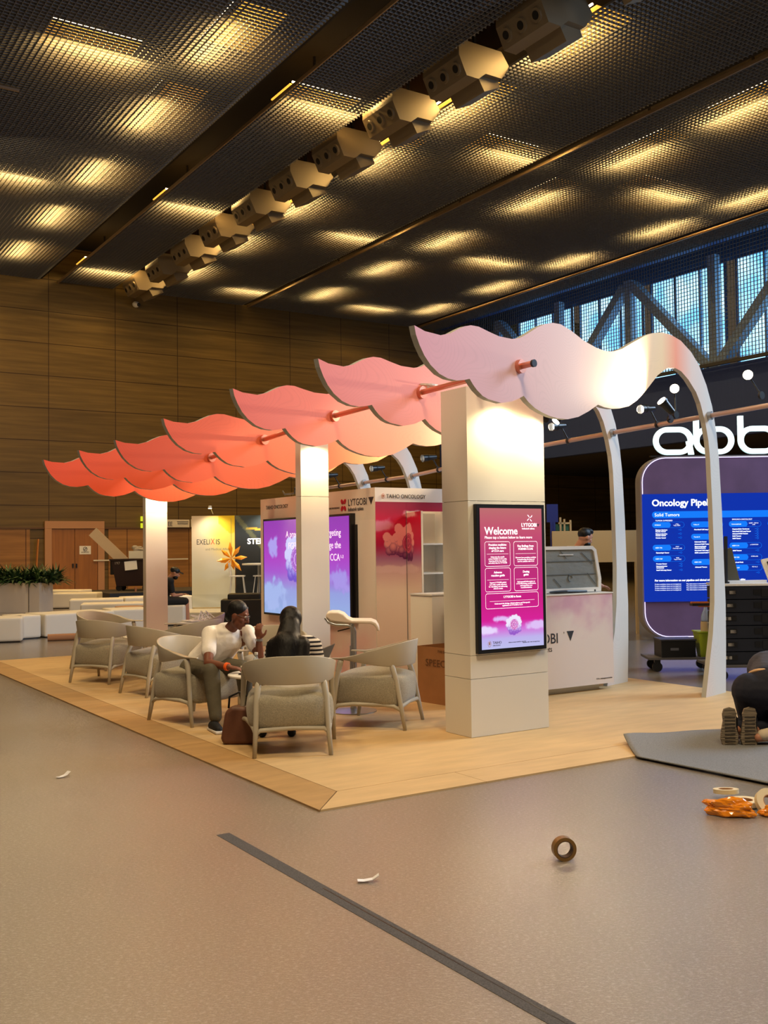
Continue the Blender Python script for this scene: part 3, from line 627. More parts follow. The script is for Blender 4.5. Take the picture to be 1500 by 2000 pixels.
FP2 = frame((BX + .44, BY - .001, 2.0), (1, 0, 0), (0, 0, 1))
kid(picture('printed_header', FP2, .82, .11, lambda u, v: fnB(.44 + u * .82, (2.0 + v * .11) / 2.11), M_PRINT, None, 80, 16), bx)
kid(MB().box((BX + .44, BY - .004, 1.0), (.004, .004, 2.0)).build('seam', M_INK), bx)
# open door leaf, hinged at the left of the opening
ang = math.radians(-108); dv = Vector((math.cos(ang), math.sin(ang), 0))
FD = frame((BX + .45, BY, .02), dv, (0, 0, 1))
dr = MB(); dr.prism([(0, 0), (.6, 0), (.6, 1.96), (0, 1.96)], FD, .022); dr = kid(dr.build('door', M_WHITE), bx)
pc = picture('door_print', FD, .6, 1.96, lambda u, v: fnB(.44 + u * .5 * 1.0, (v * 1.96 + .02) / 2.11), M_PRINT, None, 60, 220, off=-.003); pc.parent = dr
hd = MB().tube([FD @ Vector(q) for q in ((.56, -.003, .86), (.56, -.035, .87), (.56, -.035, 1.01), (.56, -.003, 1.02))], .006, 8).build('handle', M_CHROME); hd.parent = dr
vt = MB()
for q in range(3): vt.box(FD @ Vector((.3, -.004, .17 + .04 * q)), (.6, .003, .006), rot=Matrix.Rotation(ang, 3, 'Z'))
vt.build('vent_slots', M_INK, dr)
sh = MB()
for z in (.45, .86, 1.24, 1.6): sh.box((BX + .86, BY + .22, z), (.62, .38, .02))
sh.box((BX + .56, BY + .22, 1.0), (.02, .4, 1.98)).box((BX + 1.17, BY + .22, 1.0), (.02, .4, 1.98)).box((BX + .86, BY + .42, 1.0), (.62, .02, 1.98))
kid(sh.build('shelving', M_WHITE), bx)
kid(text('lettering', 'TAIHO ONCOLOGY', FB, .16, 2.155, .068, M_INK, None, sx=.92), bx)
kid(MB().tube([FB @ Vector((.115 + .02 * math.cos(a * .4189), -.003, 2.178 + .028 * math.sin(a * .4189))) for a in range(15)], .002, 4, True).box(FB @ Vector((.115, -.003, 2.178)), (.008, .002, .03)).box(FB @ Vector((.115, -.003, 2.182)), (.024, .002, .006)).build('crest', mat('copper_ink', (190, 96, 60), .5)), bx)
FA = frame((BX, 7.97, 0), (0, -1, 0), (0, 0, 1))   # left wall, x runs towards the camera
kid(text('lettering', 'TAIHO ONCOLOGY', FA, .18, 2.13, .075, M_INK, None), bx)
kid(text('lettering', 'LYTGOBI', FA, 2.47, 2.085, .12, M_INK, None, sx=.92), bx)
kid(text('lettering', 'futibatinib tablets', FA, 2.47, 2.02, .062, M_INK, None, sx=.85), bx)
kid(text('lettering', 'THIS BOOTH IS INTENDED FOR HEALTHCARE PROFESSIONALS', FA, 1.5, 2.06, .03, M_INK, None, sx=.9), bx)
kid(MB().prism([(2.95, 2.17), (3.07, 2.17), (3.01, 2.08)], FA @ Matrix.Translation((0, -.003, 0)), .002).build('triangle_mark', M_INK), bx)
b = MB()
for q in range(4):
    c = Vector((2.36 + (.034 if q % 2 else -.034), -.003, 2.1 + (.042 if q // 2 else -.042))); b.ball(FA @ c, (.002, .038, .028), 12, rot=Matrix.Rotation(.75 if q in (1, 2) else -.75, 3, 'X'))
kid(b.build('clover_logo', mat('crimson_ink', (190, 24, 60), .5)), bx)
FAp = frame((BX - .001, 7.97, 0), (0, -1, 0), (0, 0, 1))
def pinkfade(u, v):
    c = mixc((232, 226, 218), (228, 196, 192), sm(.5, .25, v) if v < .5 else 0)
    if v < .5: c = mixc((232, 226, 218), (224, 178, 184), sm(.5, .1, v) * (.55 + .6 * cloud(u * 3, v * 2, 2.5, 1)))
    return c
kid(picture('printed_side', FAp, 3.09, 1.9, pinkfade, M_PRINT, None, 60, 40, off=-.0015), bx)
# bracket wiring on top of the wall
wr = MB().tube([(BX + .1, 6.9, BH + .02), (BX + .05, 7.0, BH + .12), (BX + .1, 7.1, BH + .05), (BX + .1, 7.4, BH + .05), (BX + .12, 7.5, BH + .1)], .012, 6).build('loose_cable', M_BLACK); tag(wr, 'loose black cable end lying on top of the store room wall', 'cable')

ws = empty('wall_display', (BX - .03, 6.5, 1.3), 0, 'large purple cloud screen on the store room side wall', 'screen')
kid(MB().box((BX - .035, 6.54, 1.32), (.07, 2.42, 1.34), bev=.006).build('frame', M_BLACK), ws)
FW = frame((BX - .071, 7.72, .68), (0, -1, 0), (0, 0, 1)); WW, WH = 2.36, 1.28
aW = WW / WH
random.seed(5)
stW = [(0, (150, 178, 226)), (.25, (150, 160, 222)), (.45, (168, 90, 206)), (.6, (176, 70, 196)), (1, (150, 62, 176))]
clW = ((.42, .58, .22), cluster(.42, .58, .22, 12, .075, aW))
kid(picture('screen_image', FW, WW, WH, painter(stW, clW, aW, (206, 206, 252), (110, 80, 200), (150, 70, 190), (230, 190, 250),
   ((.12, .72, .16, .13, 4, (176, 160, 238)), (.9, .38, .3, .14, 7, (170, 150, 230)), (.1, .2, .5, .2, 2, (166, 184, 236)))), M_SCR, None, 150, 100), ws)
M_TXW = mat('lit_wall_lettering', (240, 240, 240), .5, emit=(235, 220, 250), es=.9)
for i, s in enumerate(('A precision approach targeting', 'FGFR2 could help change the', 'treatment of CCA')):
    kid(text('lettering', s, FW, 2.16 - (.0 if i < 2 else .03), 1.06 - .155 * i - (0.02), .125, M_TXW, None, align='RIGHT', sx=.95), ws)
kid(text('lettering', '1-3', FW, 2.14, .76, .06, M_TXW, None), ws)
kid(MB().box((BX - .02, 5.30, 1.25), (.04, .05, 1.2)).build('mount_rail', M_BLACK), ws)

sb = empty('spray_bottle', (BX + .62, BY + .12, 1.61), 0, 'blue and clear spray bottle with red trigger on the upper shelf', 'bottle')
MB().lathe([(.035, 0), (.038, .01), (.038, .12), (.03, .15)]).build('label_body', mat('blue_label', (24, 74, 160), .4), sb, True)
MB().lathe([(.03, .15), (.014, .21), (.014, .23)]).build('neck', mat('clear_plastic', (220, 225, 230), .2, trans=.6), sb, True)
MB().box((-.01, 0, .25), (.05, .025, .035)).box((-.04, 0, .235), (.03, .015, .012)).box((.01, 0, .225), (.012, .012, .05)).build('trigger', mat('red_plastic', (196, 40, 30), .4), sb)
pdl = empty('white_pedestal', (3.6, 3.6, H_P), 0, 'plain white pedestal box between the cardboard box and the wide column', 'pedestal')
MB().box((-.02, 0, .52), (.66, .4, 1.03), bev=.004).build('body', M_WHITE, pdl); MB().box((-.02, 0, 1.045), (.68, .42, .015)).build('top', M_OFFW, pdl)

# cardboard box
cbx = empty('cardboard_box', (3.25, 2.98, H_P), 0, 'brown cardboard box standing left of the wide column', 'box')
B0 = Vector((2.897, 3.167, 0)); B1 = Vector((2.975, 2.5, 0)); dd = (B1 - B0); L_ = dd.length; dd.normalize(); nn_ = Vector((-dd.y, dd.x, 0))
Fc = frame((B0.x, B0.y, 0), dd, (0, 0, 1))
bb = MB(); hh = .57
for (u0, y0_, u1, y1_) in ((0, 0, L_, .006), (0, .4, L_, .406), (0, 0, .006, .4), (L_ - .006, 0, L_, .4)):
    bb.prism([(u0, 0), (u1, 0), (u1, hh), (u0, hh)], Fc @ Matrix.Translation((0, y0_, 0)), y1_ - y0_)
bb.prism([(0, 0), (L_, 0), (L_, .01), (0, .01)], Fc, .4)
kid(bb.build('walls', M_CARD), cbx)
fl_ = MB(); fl_.prism([(0, 0), (L_, 0), (L_ - .02, .16), (.02, .16)], Fc @ Matrix.Translation((0, .4, hh)) @ Matrix.Rotation(math.radians(-70), 4, 'X'), .004); kid(fl_.build('flap', M_CARD), cbx)
kid(text('handwriting', 'SPEECH', Fc, .12, .38, .1, mat('marker_ink', (110, 74, 44), .8), None, sx=1.1), cbx)
kid(text('lettering', 'THIS SIDE UP', Fc, .3, .52, .035, mat('marker_ink'), None), cbx)

# reception counter
cn = empty('reception_counter', (4.3, 2.95, H_P), 0, 'white counter with pink cloud print right of the wide column', 'counter')
CY = 2.62
kid(MB().box((4.2, CY + .3, .56), (1.76, .6, .96), bev=.003).build('body', M_WHITE), cn)
kid(MB().box((4.14, CY + .33, .045), (1.6, .5, .075)).build('plinth', M_OFFW), cn)
kid(MB().box((4.2, CY + .3, 1.045), (1.78, .62, .012)).build('worktop', M_WHITE), cn)
FCn = frame((3.32, CY - .001, .08), (1, 0, 0), (0, 0, 1))
def cnp(u, v):
    k = sm(.55, .9, v + .25 * cloud(u * 1.8, v, 3.2, 6)); return mixc((226, 214, 208), mixc((206, 160, 182), (222, 190, 196), .5 + cloud(u * 2, v, 5, 2)), k * .9)
kid(picture('printed_front', FCn, 1.76, .96, cnp, M_PRINT, None, 80, 50), cn)
kid(text('lettering', 'LYTGOBI', FCn, .40, .47, .148, M_INK, None, sx=.95, bold=.001), cn)
kid(text('lettering', "'", FCn, 1.045, .53, .07, M_INK, None), cn)
kid(text('lettering', 'futibatinib tablets', FCn, .40, .385, .085, M_INK, None, sx=.82), cn)
kid(MB().prism([(1.09, .585), (1.19, .585), (1.14, .48)], FCn @ Matrix.Translation((0, -.004, 0)), .002).build('triangle_mark', M_INK), cn)
kid(text('lettering', 'CCA, cholangiocarcinoma', FCn, 1.5, .05, .022, M_INK, None), cn)
# film-wrapped display case on the counter
dc = empty('display_case', (4.55, 2.92, 1.06), 0, 'white framed glass display case wrapped in grey film, standing on the counter', 'display case')
prof = [(-.75, 0), (.47, 0), (.47, .12), (.40, .46), (.36, .485), (-.75, .485)]
fr = MB(); q = [(-.75, .0), (.47, .0), (.475, .14), (.41, .45), (.36, .49), (-.75, .49)]
def band(b, outer, inner, Mx, dep):
    n_ = len(outer)
    for i in range(n_):
        j = (i + 1) % n_; b.prism([outer[i], outer[j], inner[j], inner[i]], Mx, dep)
inn = [(-.72, .045), (.43, .045), (.432, .14), (.375, .43), (.345, .455), (-.72, .455)]
band(fr, q, inn, Matrix.Translation((0, -.2, 0)), .03); band(fr, q, inn, Matrix.Translation((0, .2, 0)), .03)
for (x, z) in q: fr.cyl((x, -.17, z + (.012 if z < .1 else -.012)), (x, .2, z + (.012 if z < .1 else -.012)), .014, n=8)
fr.build('frame', M_WHITE, dc)
film = mat('wrinkled_grey_film', (132, 136, 132), .3, spec=.6, bump=(7, .5, (1, 1, 2), .02))
MB().prism(inn, Matrix.Translation((0, -.185, 0)), .36).build('film_wrap', film, dc)
ln = MB()
for z in (.19, .33): ln.box((-.15, -.19, z), (1.1, .004, .005))
for (a, c) in (((.2, .42), (.36, .3)), ((.28, .2), (.4, .08)), ((-.2, .15), (-.1, .06)), ((-.1, .44), (-.02, .36))): ln.cyl((a[0], -.19, a[1]), (c[0], -.19, c[1]), .003, n=6)
ln.tube([(.03 + .03 * math.cos(t_ * .5), -.19, .15 + .035 * math.sin(t_ * .5)) for t_ in range(11)], .004, 6)
ln.build('film_creases', mat('dark_crease', (86, 90, 88), .5), dc)
MB().box((-.02, -.192, .40), (.2, .004, .012)).build('film_pale_strip', M_OFFW, dc)  # off-white strip across the front of the film wrap
cbl = MB().tube([(4.2, 2.74, 1.07), (4.5, 2.7, 1.075), (4.8, 2.72, 1.065), (4.86, 2.78, 1.09), (4.93, 2.72, 1.07), (4.98, 2.76, 1.085), (4.9, 2.8, 1.07)], .012, 8).build('cable', M_BLACK); tag(cbl, 'black cable coiled on the counter in front of the film-wrapped case', 'cable')

# ================================================================ LOUNGE CHAIRS
def chair_proto():
    """facing +y, origin on the floor under the seat centre"""
    t = empty('lounge_chair')
    # shell: U-shaped band sweeping from arm tip to arm tip
    b = bmesh.new(); n = 48; rings = []
    def P_(s):   # s -1..1
        a = abs(s); sg = 1 if s > 0 else -1
        if a < .55:
            th = a / .55 * (PI / 2); x = .335 * math.sin(th); y = -.02 - .33 * math.cos(th)
        else:
            k = (a - .55) / .45; x = .335 + .022 * math.sin(k * PI / 2); y = -.02 + k * .36
        return sg * x, y
    for i in range(n + 1):
        s = -1 + 2 * i / n; a = abs(s); x, y = P_(s)
        e = 1e-3; x2, y2 = P_(min(1, s + e)); x1, y1 = P_(max(-1, s - e)); tx_, ty_ = x2 - x1, y2 - y1; l = math.hypot(tx_, ty_); nx_, ny_ = ty_ / l, -tx_ / l   # outward
        zt = .748 - .142 * sm(.05, .9, a) - .0 ; zb = .53 + .065 * sm(.25, .9, a); 
        if zt - zb < .014: zt = zb + .014
        flare = .022 * (1 - a) + .008; wtip = 1 - .75 * sm(.75, 1, a)
        th = .010
        lean = .05 * sm(.4, .8, a) * wtip
        ring = [(x + nx_ * (th), y + ny_ * th, zb), (x + nx_ * (th + flare), y + ny_ * (th + flare), zt), (x + nx_ * (-th + flare - lean), y + ny_ * (-th + flare - lean), zt - .002), (x - nx_ * (th + lean), y - ny_ * (th + lean), zb)]
        rings.append([b.verts.new(q) for q in ring])
    for A, B in zip(rings, rings[1:]):
        for j in range(4): b.faces.new((A[j], A[(j + 1) % 4], B[(j + 1) % 4], B[j]))
    b.faces.new(rings[0][::-1]); b.faces.new(rings[-1])
    bmesh.ops.recalc_face_normals(b, faces=b.faces)
    me = bpy.data.meshes.new('backrest'); b.to_mesh(me); b.free(); me.materials.append(M_CHAIR); me.polygons.foreach_set('use_smooth', [True] * len(me.polygons))
    o = bpy.data.objects.new('backrest', me); COL.objects.link(o); o.parent = t
    mo = o.modifiers.new('round', 'BEVEL'); mo.width = .006; mo.segments = 2; mo.limit_method = 'ANGLE'; mo.angle_limit = math.radians(40)
    for sx_ in (-1, 1):
        # rear leg
        MB().tube([(sx_ * .285, -.355, .0), (sx_ * .272, -.318, .2), (sx_ * .262, -.275, .42), (sx_ * .250, -.240, .52), (sx_ * .245, -.232, .56)], [.016, .021, .023, .026, .012], 10).build('leg', M_CHAIR, t, 'all')
        MB().tube([(sx_ * .375, .285, .0), (sx_ * .366, .255, .2), (sx_ * .352, .225, .45), (sx_ * .345, .20, .56), (sx_ * .346, .19, .59)], [.016, .021, .022, .028, .024], 10).build('leg', M_CHAIR, t, 'all')
        MB().tube([(sx_ * .275, -.325, .16), (sx_ * .285, -.26, .2), (sx_ * .30, -.15, .215), (sx_ * .33, .1, .215), (sx_ * .355, .22, .205), (sx_ * .367, .26, .16)], [.012, .018, .018, .018, .018, .012], 8).build('side_rail', M_CHAIR, t, 'all')
    MB().tube([(-.275, -.325, .16), (-.24, -.315, .195), (0, -.31, .205), (.24, -.315, .195), (.275, -.325, .16)], [.012, .018, .018, .018, .012], 8).build('rear_rail', M_CHAIR, t, 'all')
    # cushion
    b = MB(); b.box((0, .0, .315), (.62, .62, .26)); c = b.build('seat_cushion', M_TWEED, t, 'all')
    sd = c.modifiers.new('bev', 'BEVEL'); sd.width = .075; sd.segments = 6
    bm2 = bmesh.new(); bm2.from_mesh(c.data); bmesh.ops.subdivide_edges(bm2, edges=bm2.edges, cuts=8, use_grid_fill=True)
    for v in bm2.verts:
        u = v.co.x / .31; w_ = v.co.y / .31; k = (1 - u * u) * (1 - w_ * w_); h_ = (v.co.z - .315) / .13
        v.co.z += (.065 if h_ > 0 else -.01) * k * (abs(h_) ** 2) * (1 if h_ > 0 else 1)
        bul = .028 * (1 - h_ * h_)
        if abs(u) > .99: v.co.x += math.copysign(bul, u) * (1 - .5 * w_ * w_)
        if abs(w_) > .99: v.co.y += math.copysign(bul, w_) * (1 - .5 * u * u)
        # round corners in plan
        r_ = math.hypot(v.co.x, v.co.y); mx_ = .40
        if r_ > mx_: v.co.x *= mx_ / r_; v.co.y *= mx_ / r_
    bm2.to_mesh(c.data); bm2.free(); c.data.polygons.foreach_set('use_smooth', [True] * len(c.data.polygons))
    c.modifiers.remove(sd); ss = c.modifiers.new('soft', 'SMOOTH'); ss.iterations = 6; ss.factor = .6
    return t
ch0 = chair_proto()
CH = [(.74, 1.80, 66, 'lounge chair nearest the camera, the long-haired woman sits in it'), (.70, 3.53, -67, 'lounge chair under the man in the white T-shirt'), (1.86, 2.33, 130, 'empty lounge chair between the woman and the wide column'),
      (.92, 6.88, 34, 'leftmost empty lounge chair, seen from behind'), (1.06, 5.45, 10, 'empty lounge chair between the leftmost one and the seated man'), (1.32, 8.25, -55, 'empty lounge chair behind the leftmost one, its inner back towards the camera'),
      (2.05, 6.95, 165, 'lounge chair right of the farthest column with papers on its arm'), (1.62, 6.05, 120, 'lounge chair just behind the shoulder of the seated man'), (1.75, 4.1, -110, 'lounge chair between the man and the woman, mostly hidden')]
for k, (x, y, a, lab) in enumerate(CH):
    o = ch0 if k == 0 else copy_tree(ch0)
    o.location = (x, y, H_P); o.rotation_euler = (0, 0, math.radians(a - 90)); tag(o, lab, 'chair', 'lounge chairs on the booth platform')
# side tables
def table(x, y, lab):
    t = empty('side_table', (x, y, H_P), 0, lab, 'table')
    MB().lathe([(.27, .455), (.285, .462), (.285, .472), (.275, .478)], n=40).build('tabletop', M_WHITE, t, True)
    MB().cyl((0, 0, .01), (0, 0, .458), .025, .022, 18).build('stem', M_CHAIR, t, True)
    MB().lathe([(.2, 0), (.2, .008), (.03, .02)], n=32).build('base', M_CHAIR, t, True); return t
table(.93, 2.70, 'round white side table between the man and the woman'); table(1.5, 7.2, 'round white side table among the empty lounge chairs')
ppr = MB()
ppr.box((2.0, 6.8, .655), (.42, .26, .012), rot=Matrix.Rotation(.5, 3, 'Z')).box((2.06, 6.85, .675), (.36, .24, .012), rot=Matrix.Rotation(.2, 3, 'Z')); ppr = ppr.build('papers', mat('white_paper')); tag(ppr, 'loose stack of white papers and film on the chair arm by the far column', 'papers')
fm = MB()
random.seed(2)
for q in range(9): fm.tube([(1.9 + random.uniform(0, .35), 6.8 + random.uniform(-.1, .1), .69), (1.95 + random.uniform(0, .3), 6.85, .74 + random.uniform(0, .05)), (2.0 + random.uniform(0, .3), 6.8 + random.uniform(-.1, .1), .69)], .007, 5)
fm.build('crumpled_film', mat('clear_film', (230, 232, 235), .2, spec=.8), ppr)
# things on the near table
bt = empty('water_bottle', (.80, 2.52, .49), 0, 'clear plastic water bottle on the round side table', 'bottle')
MB().lathe([(.028, 0), (.032, .01), (.032, .1), (.028, .13), (.013, .165), (.013, .18)]).build('body', mat('clear_bottle', (200, 210, 215), .1, trans=.7), bt, True)
MB().cyl((0, 0, .18), (0, 0, .2), .016, n=14).build('cap', M_OFFW, bt, True)
ph = MB().box((.79, 2.66, .497), (.075, .15, .01), rot=Matrix.Rotation(.6, 3, 'Z'), bev=.003).build('phone', M_BLACK); tag(ph, 'black phone lying on the round side table', 'phone')
MB().box((.79, 2.66, .5025), (.068, .14, .001), rot=Matrix.Rotation(.6, 3, 'Z')).build('screen', mat('phone_glass', (30, 34, 42), .1), ph)
ct = MB().box((.88, 2.60, .505), (.06, .04, .025), rot=Matrix.Rotation(.2, 3, 'Z'), bev=.004).box((.86, 2.72, .50), (.1, .05, .014), rot=Matrix.Rotation(-.4, 3, 'Z'), bev=.004).build('card_wallet', M_BLACK); tag(ct, 'small black wallet and case on the round side table', 'wallet')
# laptop
lt = empty('laptop', (1.2, 2.2, .55), 0, 'dark grey open laptop seen from behind its tilted lid', 'laptop')
M_LAP = mat('space_grey_aluminium', (96, 94, 88), .45, metal=.5)
LB, LC, LT_, LU = (1.08, 2.05, .565), (1.298, 2.232, .565), (1.185, 2.095, .724), (1.416, 2.267, .745)
def slab4(q, th):
    q = [Vector(v) for v in q]; nn = (q[1] - q[0]).cross(q[3] - q[0]).normalized() * th; b = MB(); A = [b.b.verts.new(v) for v in q]; B = [b.b.verts.new(v + nn) for v in q]
    b.b.faces.new(A); b.b.faces.new(B[::-1])
    for i in range(4): b.b.faces.new((A[i], B[i], B[(i + 1) % 4], A[(i + 1) % 4]))
    return b
kid(slab4((LB, LC, LU, LT_), .007).build('lid', M_LAP), lt)
bk_ = Vector((-.17, .10, 0)); LBv, LCv = Vector(LB), Vector(LC); LCv.z = LBv.z
kid(slab4((LBv, LCv, LCv + bk_, LBv + bk_), -.014).build('keyboard_base', M_LAP), lt)

# bar stool
sx0 = empty('bar_stool', (2.05, 3.02, H_P), math.radians(-32), 'white bar stool with a wavy padded seat and steel frame', 'stool')
wv = [(-.23, .92), (-.235, .885), (-.2, .845), (-.12, .83), (-.02, .83), (.02, .815), (.05, .77)]
seat = MB(); prf = [(-.24, .93), (-.215, .945), (-.12, .955), (-.06, .93), (-.02, .88), (.1, .875), (.2, .87), (.25, .84), (.265, .79)]
top = [(-.245, .915), (-.235, .94), (-.2, .952), (-.13, .95), (-.08, .93), (-.04, .89), (.0, .872), (.1, .87), (.18, .868), (.225, .85), (.25, .81), (.258, .77)]; bot = [(-.235, .9), (-.2, .87), (-.12, .858), (-.04, .85), (.02, .845), (.1, .84), (.17, .838), (.2, .825), (.222, .8), (.23, .77)]
seat.prism(top + bot[::-1], Matrix.Translation((0, -.19, 0)), .38); so = seat.build('seat_pad', mat('cream_leather', (226, 210, 190), .5), sx0, True)
mo = so.modifiers.new('round', 'BEVEL'); mo.limit_method = 'ANGLE'; mo.angle_limit = 1.0; mo.width = .012; mo.segments = 3
for sy in (-.17, .17):
    MB().tube([(-.25, sy, .90), (-.22, sy, .855), (-.15, sy, .832), (-.04, sy, .828), (.0, sy, .8), (.02, sy, .74), (.02, sy, .36), (.0, sy * .9, .32)], .014, 10).build('side_frame', M_CHROME, sx0, 'all')
MB().tube([(.0, -.15, .32), (0, 0, .32), (0, .15, .32)], .014, 10).build('footrest', M_CHROME, sx0, 'all')
MB().cyl((0, 0, .02), (0, 0, .62), .03, n=20).cyl((0, 0, .55), (0, 0, .84), .02, n=16).build('post', M_CHROME, sx0, True)
MB().lathe([(.22, 0), (.22, .01), (.04, .028)], n=40).build('base', M_CHROME, sx0, True)
MB().cyl((-.02, -.02, .79), (-.14, -.06, .765), .006, n=8).build('lever', M_BLACK, sx0)

# brown bag
bg = empty('handbag', (.50, 2.2, H_P), math.radians(-35), 'brown leather handbag on the floor by the nearest chair', 'bag')
b = MB(); b.prism([(-.13, 0), (.13, 0), (.145, .05), (.115, .26), (.06, .30), (-.06, .30), (-.11, .26), (-.145, .05)], Matrix.Translation((0, -.07, 0)), .14); o = b.build('body', mat('brown_leather', (104, 66, 48), .5, bump=(20, .4)), bg, True)
mo = o.modifiers.new('r', 'BEVEL'); mo.width = .03; mo.segments = 3
MB().tube([(-.09, 0, .28), (-.08, -.01, .37), (0, -.02, .41), (.08, -.01, .37), (.09, 0, .28)], .009, 8).build('strap', M_BLACK, bg, 'all')
# ================================================================ FIGURES
def V3(*a): return Vector(a)
def hand(b, w, d, up, r=.009, curl=.5, side=1):
    """five-fingered hand: wrist point w, direction d, palm up vector"""
    d = d.normalized(); s = d.cross(up).normalized(); n = s.cross(d).normalized()
    pc_ = w + d * .05
    b.ball(pc_, 1, 10, rot=None) if False else None
    Rm = Matrix((s, d, n)).transposed(); b.ball(pc_, (.042, .052, .016), 14, rot=Rm)
    for i, (o, L) in enumerate(((-.03, .066), (-.010, .076), (.011, .07), (.03, .055))):
        p0 = w + d * .085 + s * o; a = p0; dirv = d
        for k in range(3):
            dirv = (dirv * math.cos(curl * .55) - n * math.sin(curl * .55)).normalized(); c = a + dirv * L * (.45, .32, .23)[k]; b.cap(a, r * (1 - .08 * k), c, r * (.92 - .08 * k), 8); a = c
    t0 = w + d * .02 + s * (-.035 * side); t1 = t0 + (d * .6 - s * side * .7 - n * .2).normalized() * .04; t2 = t1 + (d * .9 - s * side * .2 - n * .4).normalized() * .032
    b.cap(t0, .014, t1, .011, 8); b.cap(t1, .011, t2, .009, 8)
def head(b, c, f, up, s=1.0, hair=None):
    """c head centre, f facing, up; returns hair helper frame"""
    f = f.normalized(); r = f.cross(up).normalized(); u = r.cross(f).normalized(); Rm = Matrix((r, f, u)).transposed()
    b.ball(c + u * .025, (.074 * s, .095 * s, .098 * s), 20, rot=Rm); b.ball(c - u * .045 * s + f * .03, (.058 * s, .066 * s, .07 * s), 16, rot=Rm)
    b.ball(c - u * .098 * s + f * .062, (.03, .022, .02), 10, rot=Rm)                       # chin
    b.cap(c + f * .092 + u * .022, .011, c + f * .112 - u * .022, .017, 8)                      # nose
    b.ball(c + f * .098 - u * .028, (.024, .015, .013), 8, rot=Rm)
    b.ball(c + f * .088 - u * .058, (.028, .014, .008), 10, rot=Rm); b.ball(c + f * .086 - u * .07, (.024, .014, .008), 10, rot=Rm)   # lips
    for q in (-1, 1):
        b.ball(c + f * .082 + r * q * .033 + u * .038, (.025, .014, .010), 10, rot=Rm)   # brow
        b.ball(c + r * q * .074 * s - f * .005 - u * .005, (.012, .022, .032), 10, rot=Rm)   # ears
        b.ball(c + f * .06 + r * q * .042 - u * .02, (.025, .025, .022), 10, rot=Rm)     # cheeks
    return r, f, u, Rm
def eyes(c, r, f, u, parent):
    b = MB(); 
    for q in (-1, 1): b.ball(c + f * .081 + r * q * .032 + u * .018, .0125, 12)
    kid(b.build('eye_whites', mat('eye_white', (225, 215, 205), .3), None, True), parent)
    b = MB()
    for q in (-1, 1): b.ball(c + f * .0895 + r * q * .032 + u * .018, .006, 10)
    kid(b.build('irises', mat('dark_iris', (26, 16, 12), .2), None, True), parent)

# ---- seated man in white T-shirt
man = empty('person', (.78, 3.3, H_P), 0, 'seated man in white T-shirt and olive trousers, hand raised, talking', 'person')
hipL, hipR = V3(.62, 3.52, .47), V3(.86, 3.62, .47)   # screen-left / screen-right side
chest = V3(.90, 3.36, .74); neck = V3(.90, 3.27, .85); belly = V3(.78, 3.48, .58)
shA, shB = V3(.735, 3.36, .80), V3(1.08, 3.28, .80)
elA, wrA = V3(.60, 3.07, .565), V3(.70, 2.86, .545)
elB, wrB = V3(1.09, 3.06, .60), V3(1.05, 2.98, .76)
knA, anA = V3(.60, 3.0, .50), V3(.575, 2.86, .10); knB, anB = V3(.92, 3.05, .50), V3(.94, 2.98, .10)
hc = V3(.925, 3.17, .965); hf = V3(.62, -.50, -.30); hu = V3(.25, -.2, 1)
b = MB()
b.cap(belly, .135, chest, .13); b.cap(V3(.80, 3.40, .76), .10, V3(1.02, 3.34, .76), .10); b.ball(V3(.74, 3.55, .50), (.14, .12, .09), 16)
b.cap(neck - V3(0, -.03, .03), .058, hc - V3(.0, -.02, .06), .054)
head(b, hc, hf, hu)
for s_, e_, w_ in ((shA, elA, wrA), (shB, elB, wrB)): b.cap(s_, .055, e_, .042); b.cap(e_, .042, w_, .027)
hand(b, wrA, V3(.75, -.65, -.15), V3(0, 0, 1), curl=.6, side=1); hand(b, wrB, V3(-.15, -.1, 1), V3(-.8, -.5, .1), curl=1.3, side=-1)
for h_, k_, a_ in ((hipL, knA, anA), (hipR, knB, anB)): b.cap(h_, .085, k_, .06); b.cap(k_, .058, a_, .038)
remesh(kid(b.build('body', M_SKIND), man), .0065, 3)
r_, f_, u_, Rm = (lambda f: (f.cross(hu).normalized(), f, f.cross(hu).normalized().cross(f), None))(hf.normalized())
eyes(hc, r_, f_, u_, man)
b = MB(); RmH = Matrix((r_, f_, u_)).transposed()
b.ball(hc + u_ * .05 - f_ * .016, (.083, .096, .090), 22, rot=RmH); b.ball(hc - f_ * .055 - u_ * .02, (.068, .052, .06), 16, rot=RmH)
remesh(kid(b.build('hair', M_HAIR), man), .008, 1)
b = MB(); lip = hc + f_ * .097 - u_ * .063; b.ball(lip, (.020, .008, .007), 10, rot=RmH); kid(b.build('mouth', mat('dark_mouth', (70, 26, 24), .5), None, True), man)
b = MB(); b.ball(hc + f_ * .1 - u_ * .045, (.022, .008, .004), 10, rot=RmH); kid(b.build('moustache', M_HAIR, None, True), man)
b = MB()
for q in (-1, 1):
    c_ = hc + f_ * .102 + r_ * q * .033 + u_ * .014; b.tube([c_ + r_ * .026 * math.cos(t_ * .628) + u_ * .017 * math.sin(t_ * .628) for t_ in range(10)], .0016, 5, True)
    b.cyl(c_ + r_ * q * .026 + u_ * .006, hc + r_ * q * .078 + u_ * .012, .0018, n=6)
kid(b.build('glasses', M_CHROME), man)
b = MB()
b.cap(V3(.77, 3.55, .50), .18, chest, .155); b.cap(V3(.80, 3.42, .765), .105, V3(1.02, 3.35, .765), .105); b.cap(shA, .072, shA.lerp(elA, .62), .068); b.cap(shB, .07, shB.lerp(elB, .6), .066)
b.ball(V3(.89, 3.32, .81), (.12, .10, .06), 14); b.ball(V3(.72, 3.56, .46), (.17, .17, .09), 14)
sh_ = remesh(kid(b.build('t_shirt', mat('white_cotton', (228, 222, 214), .85, bump=(9, .5, (1, 1, 1), .02))), man), .009, 3)
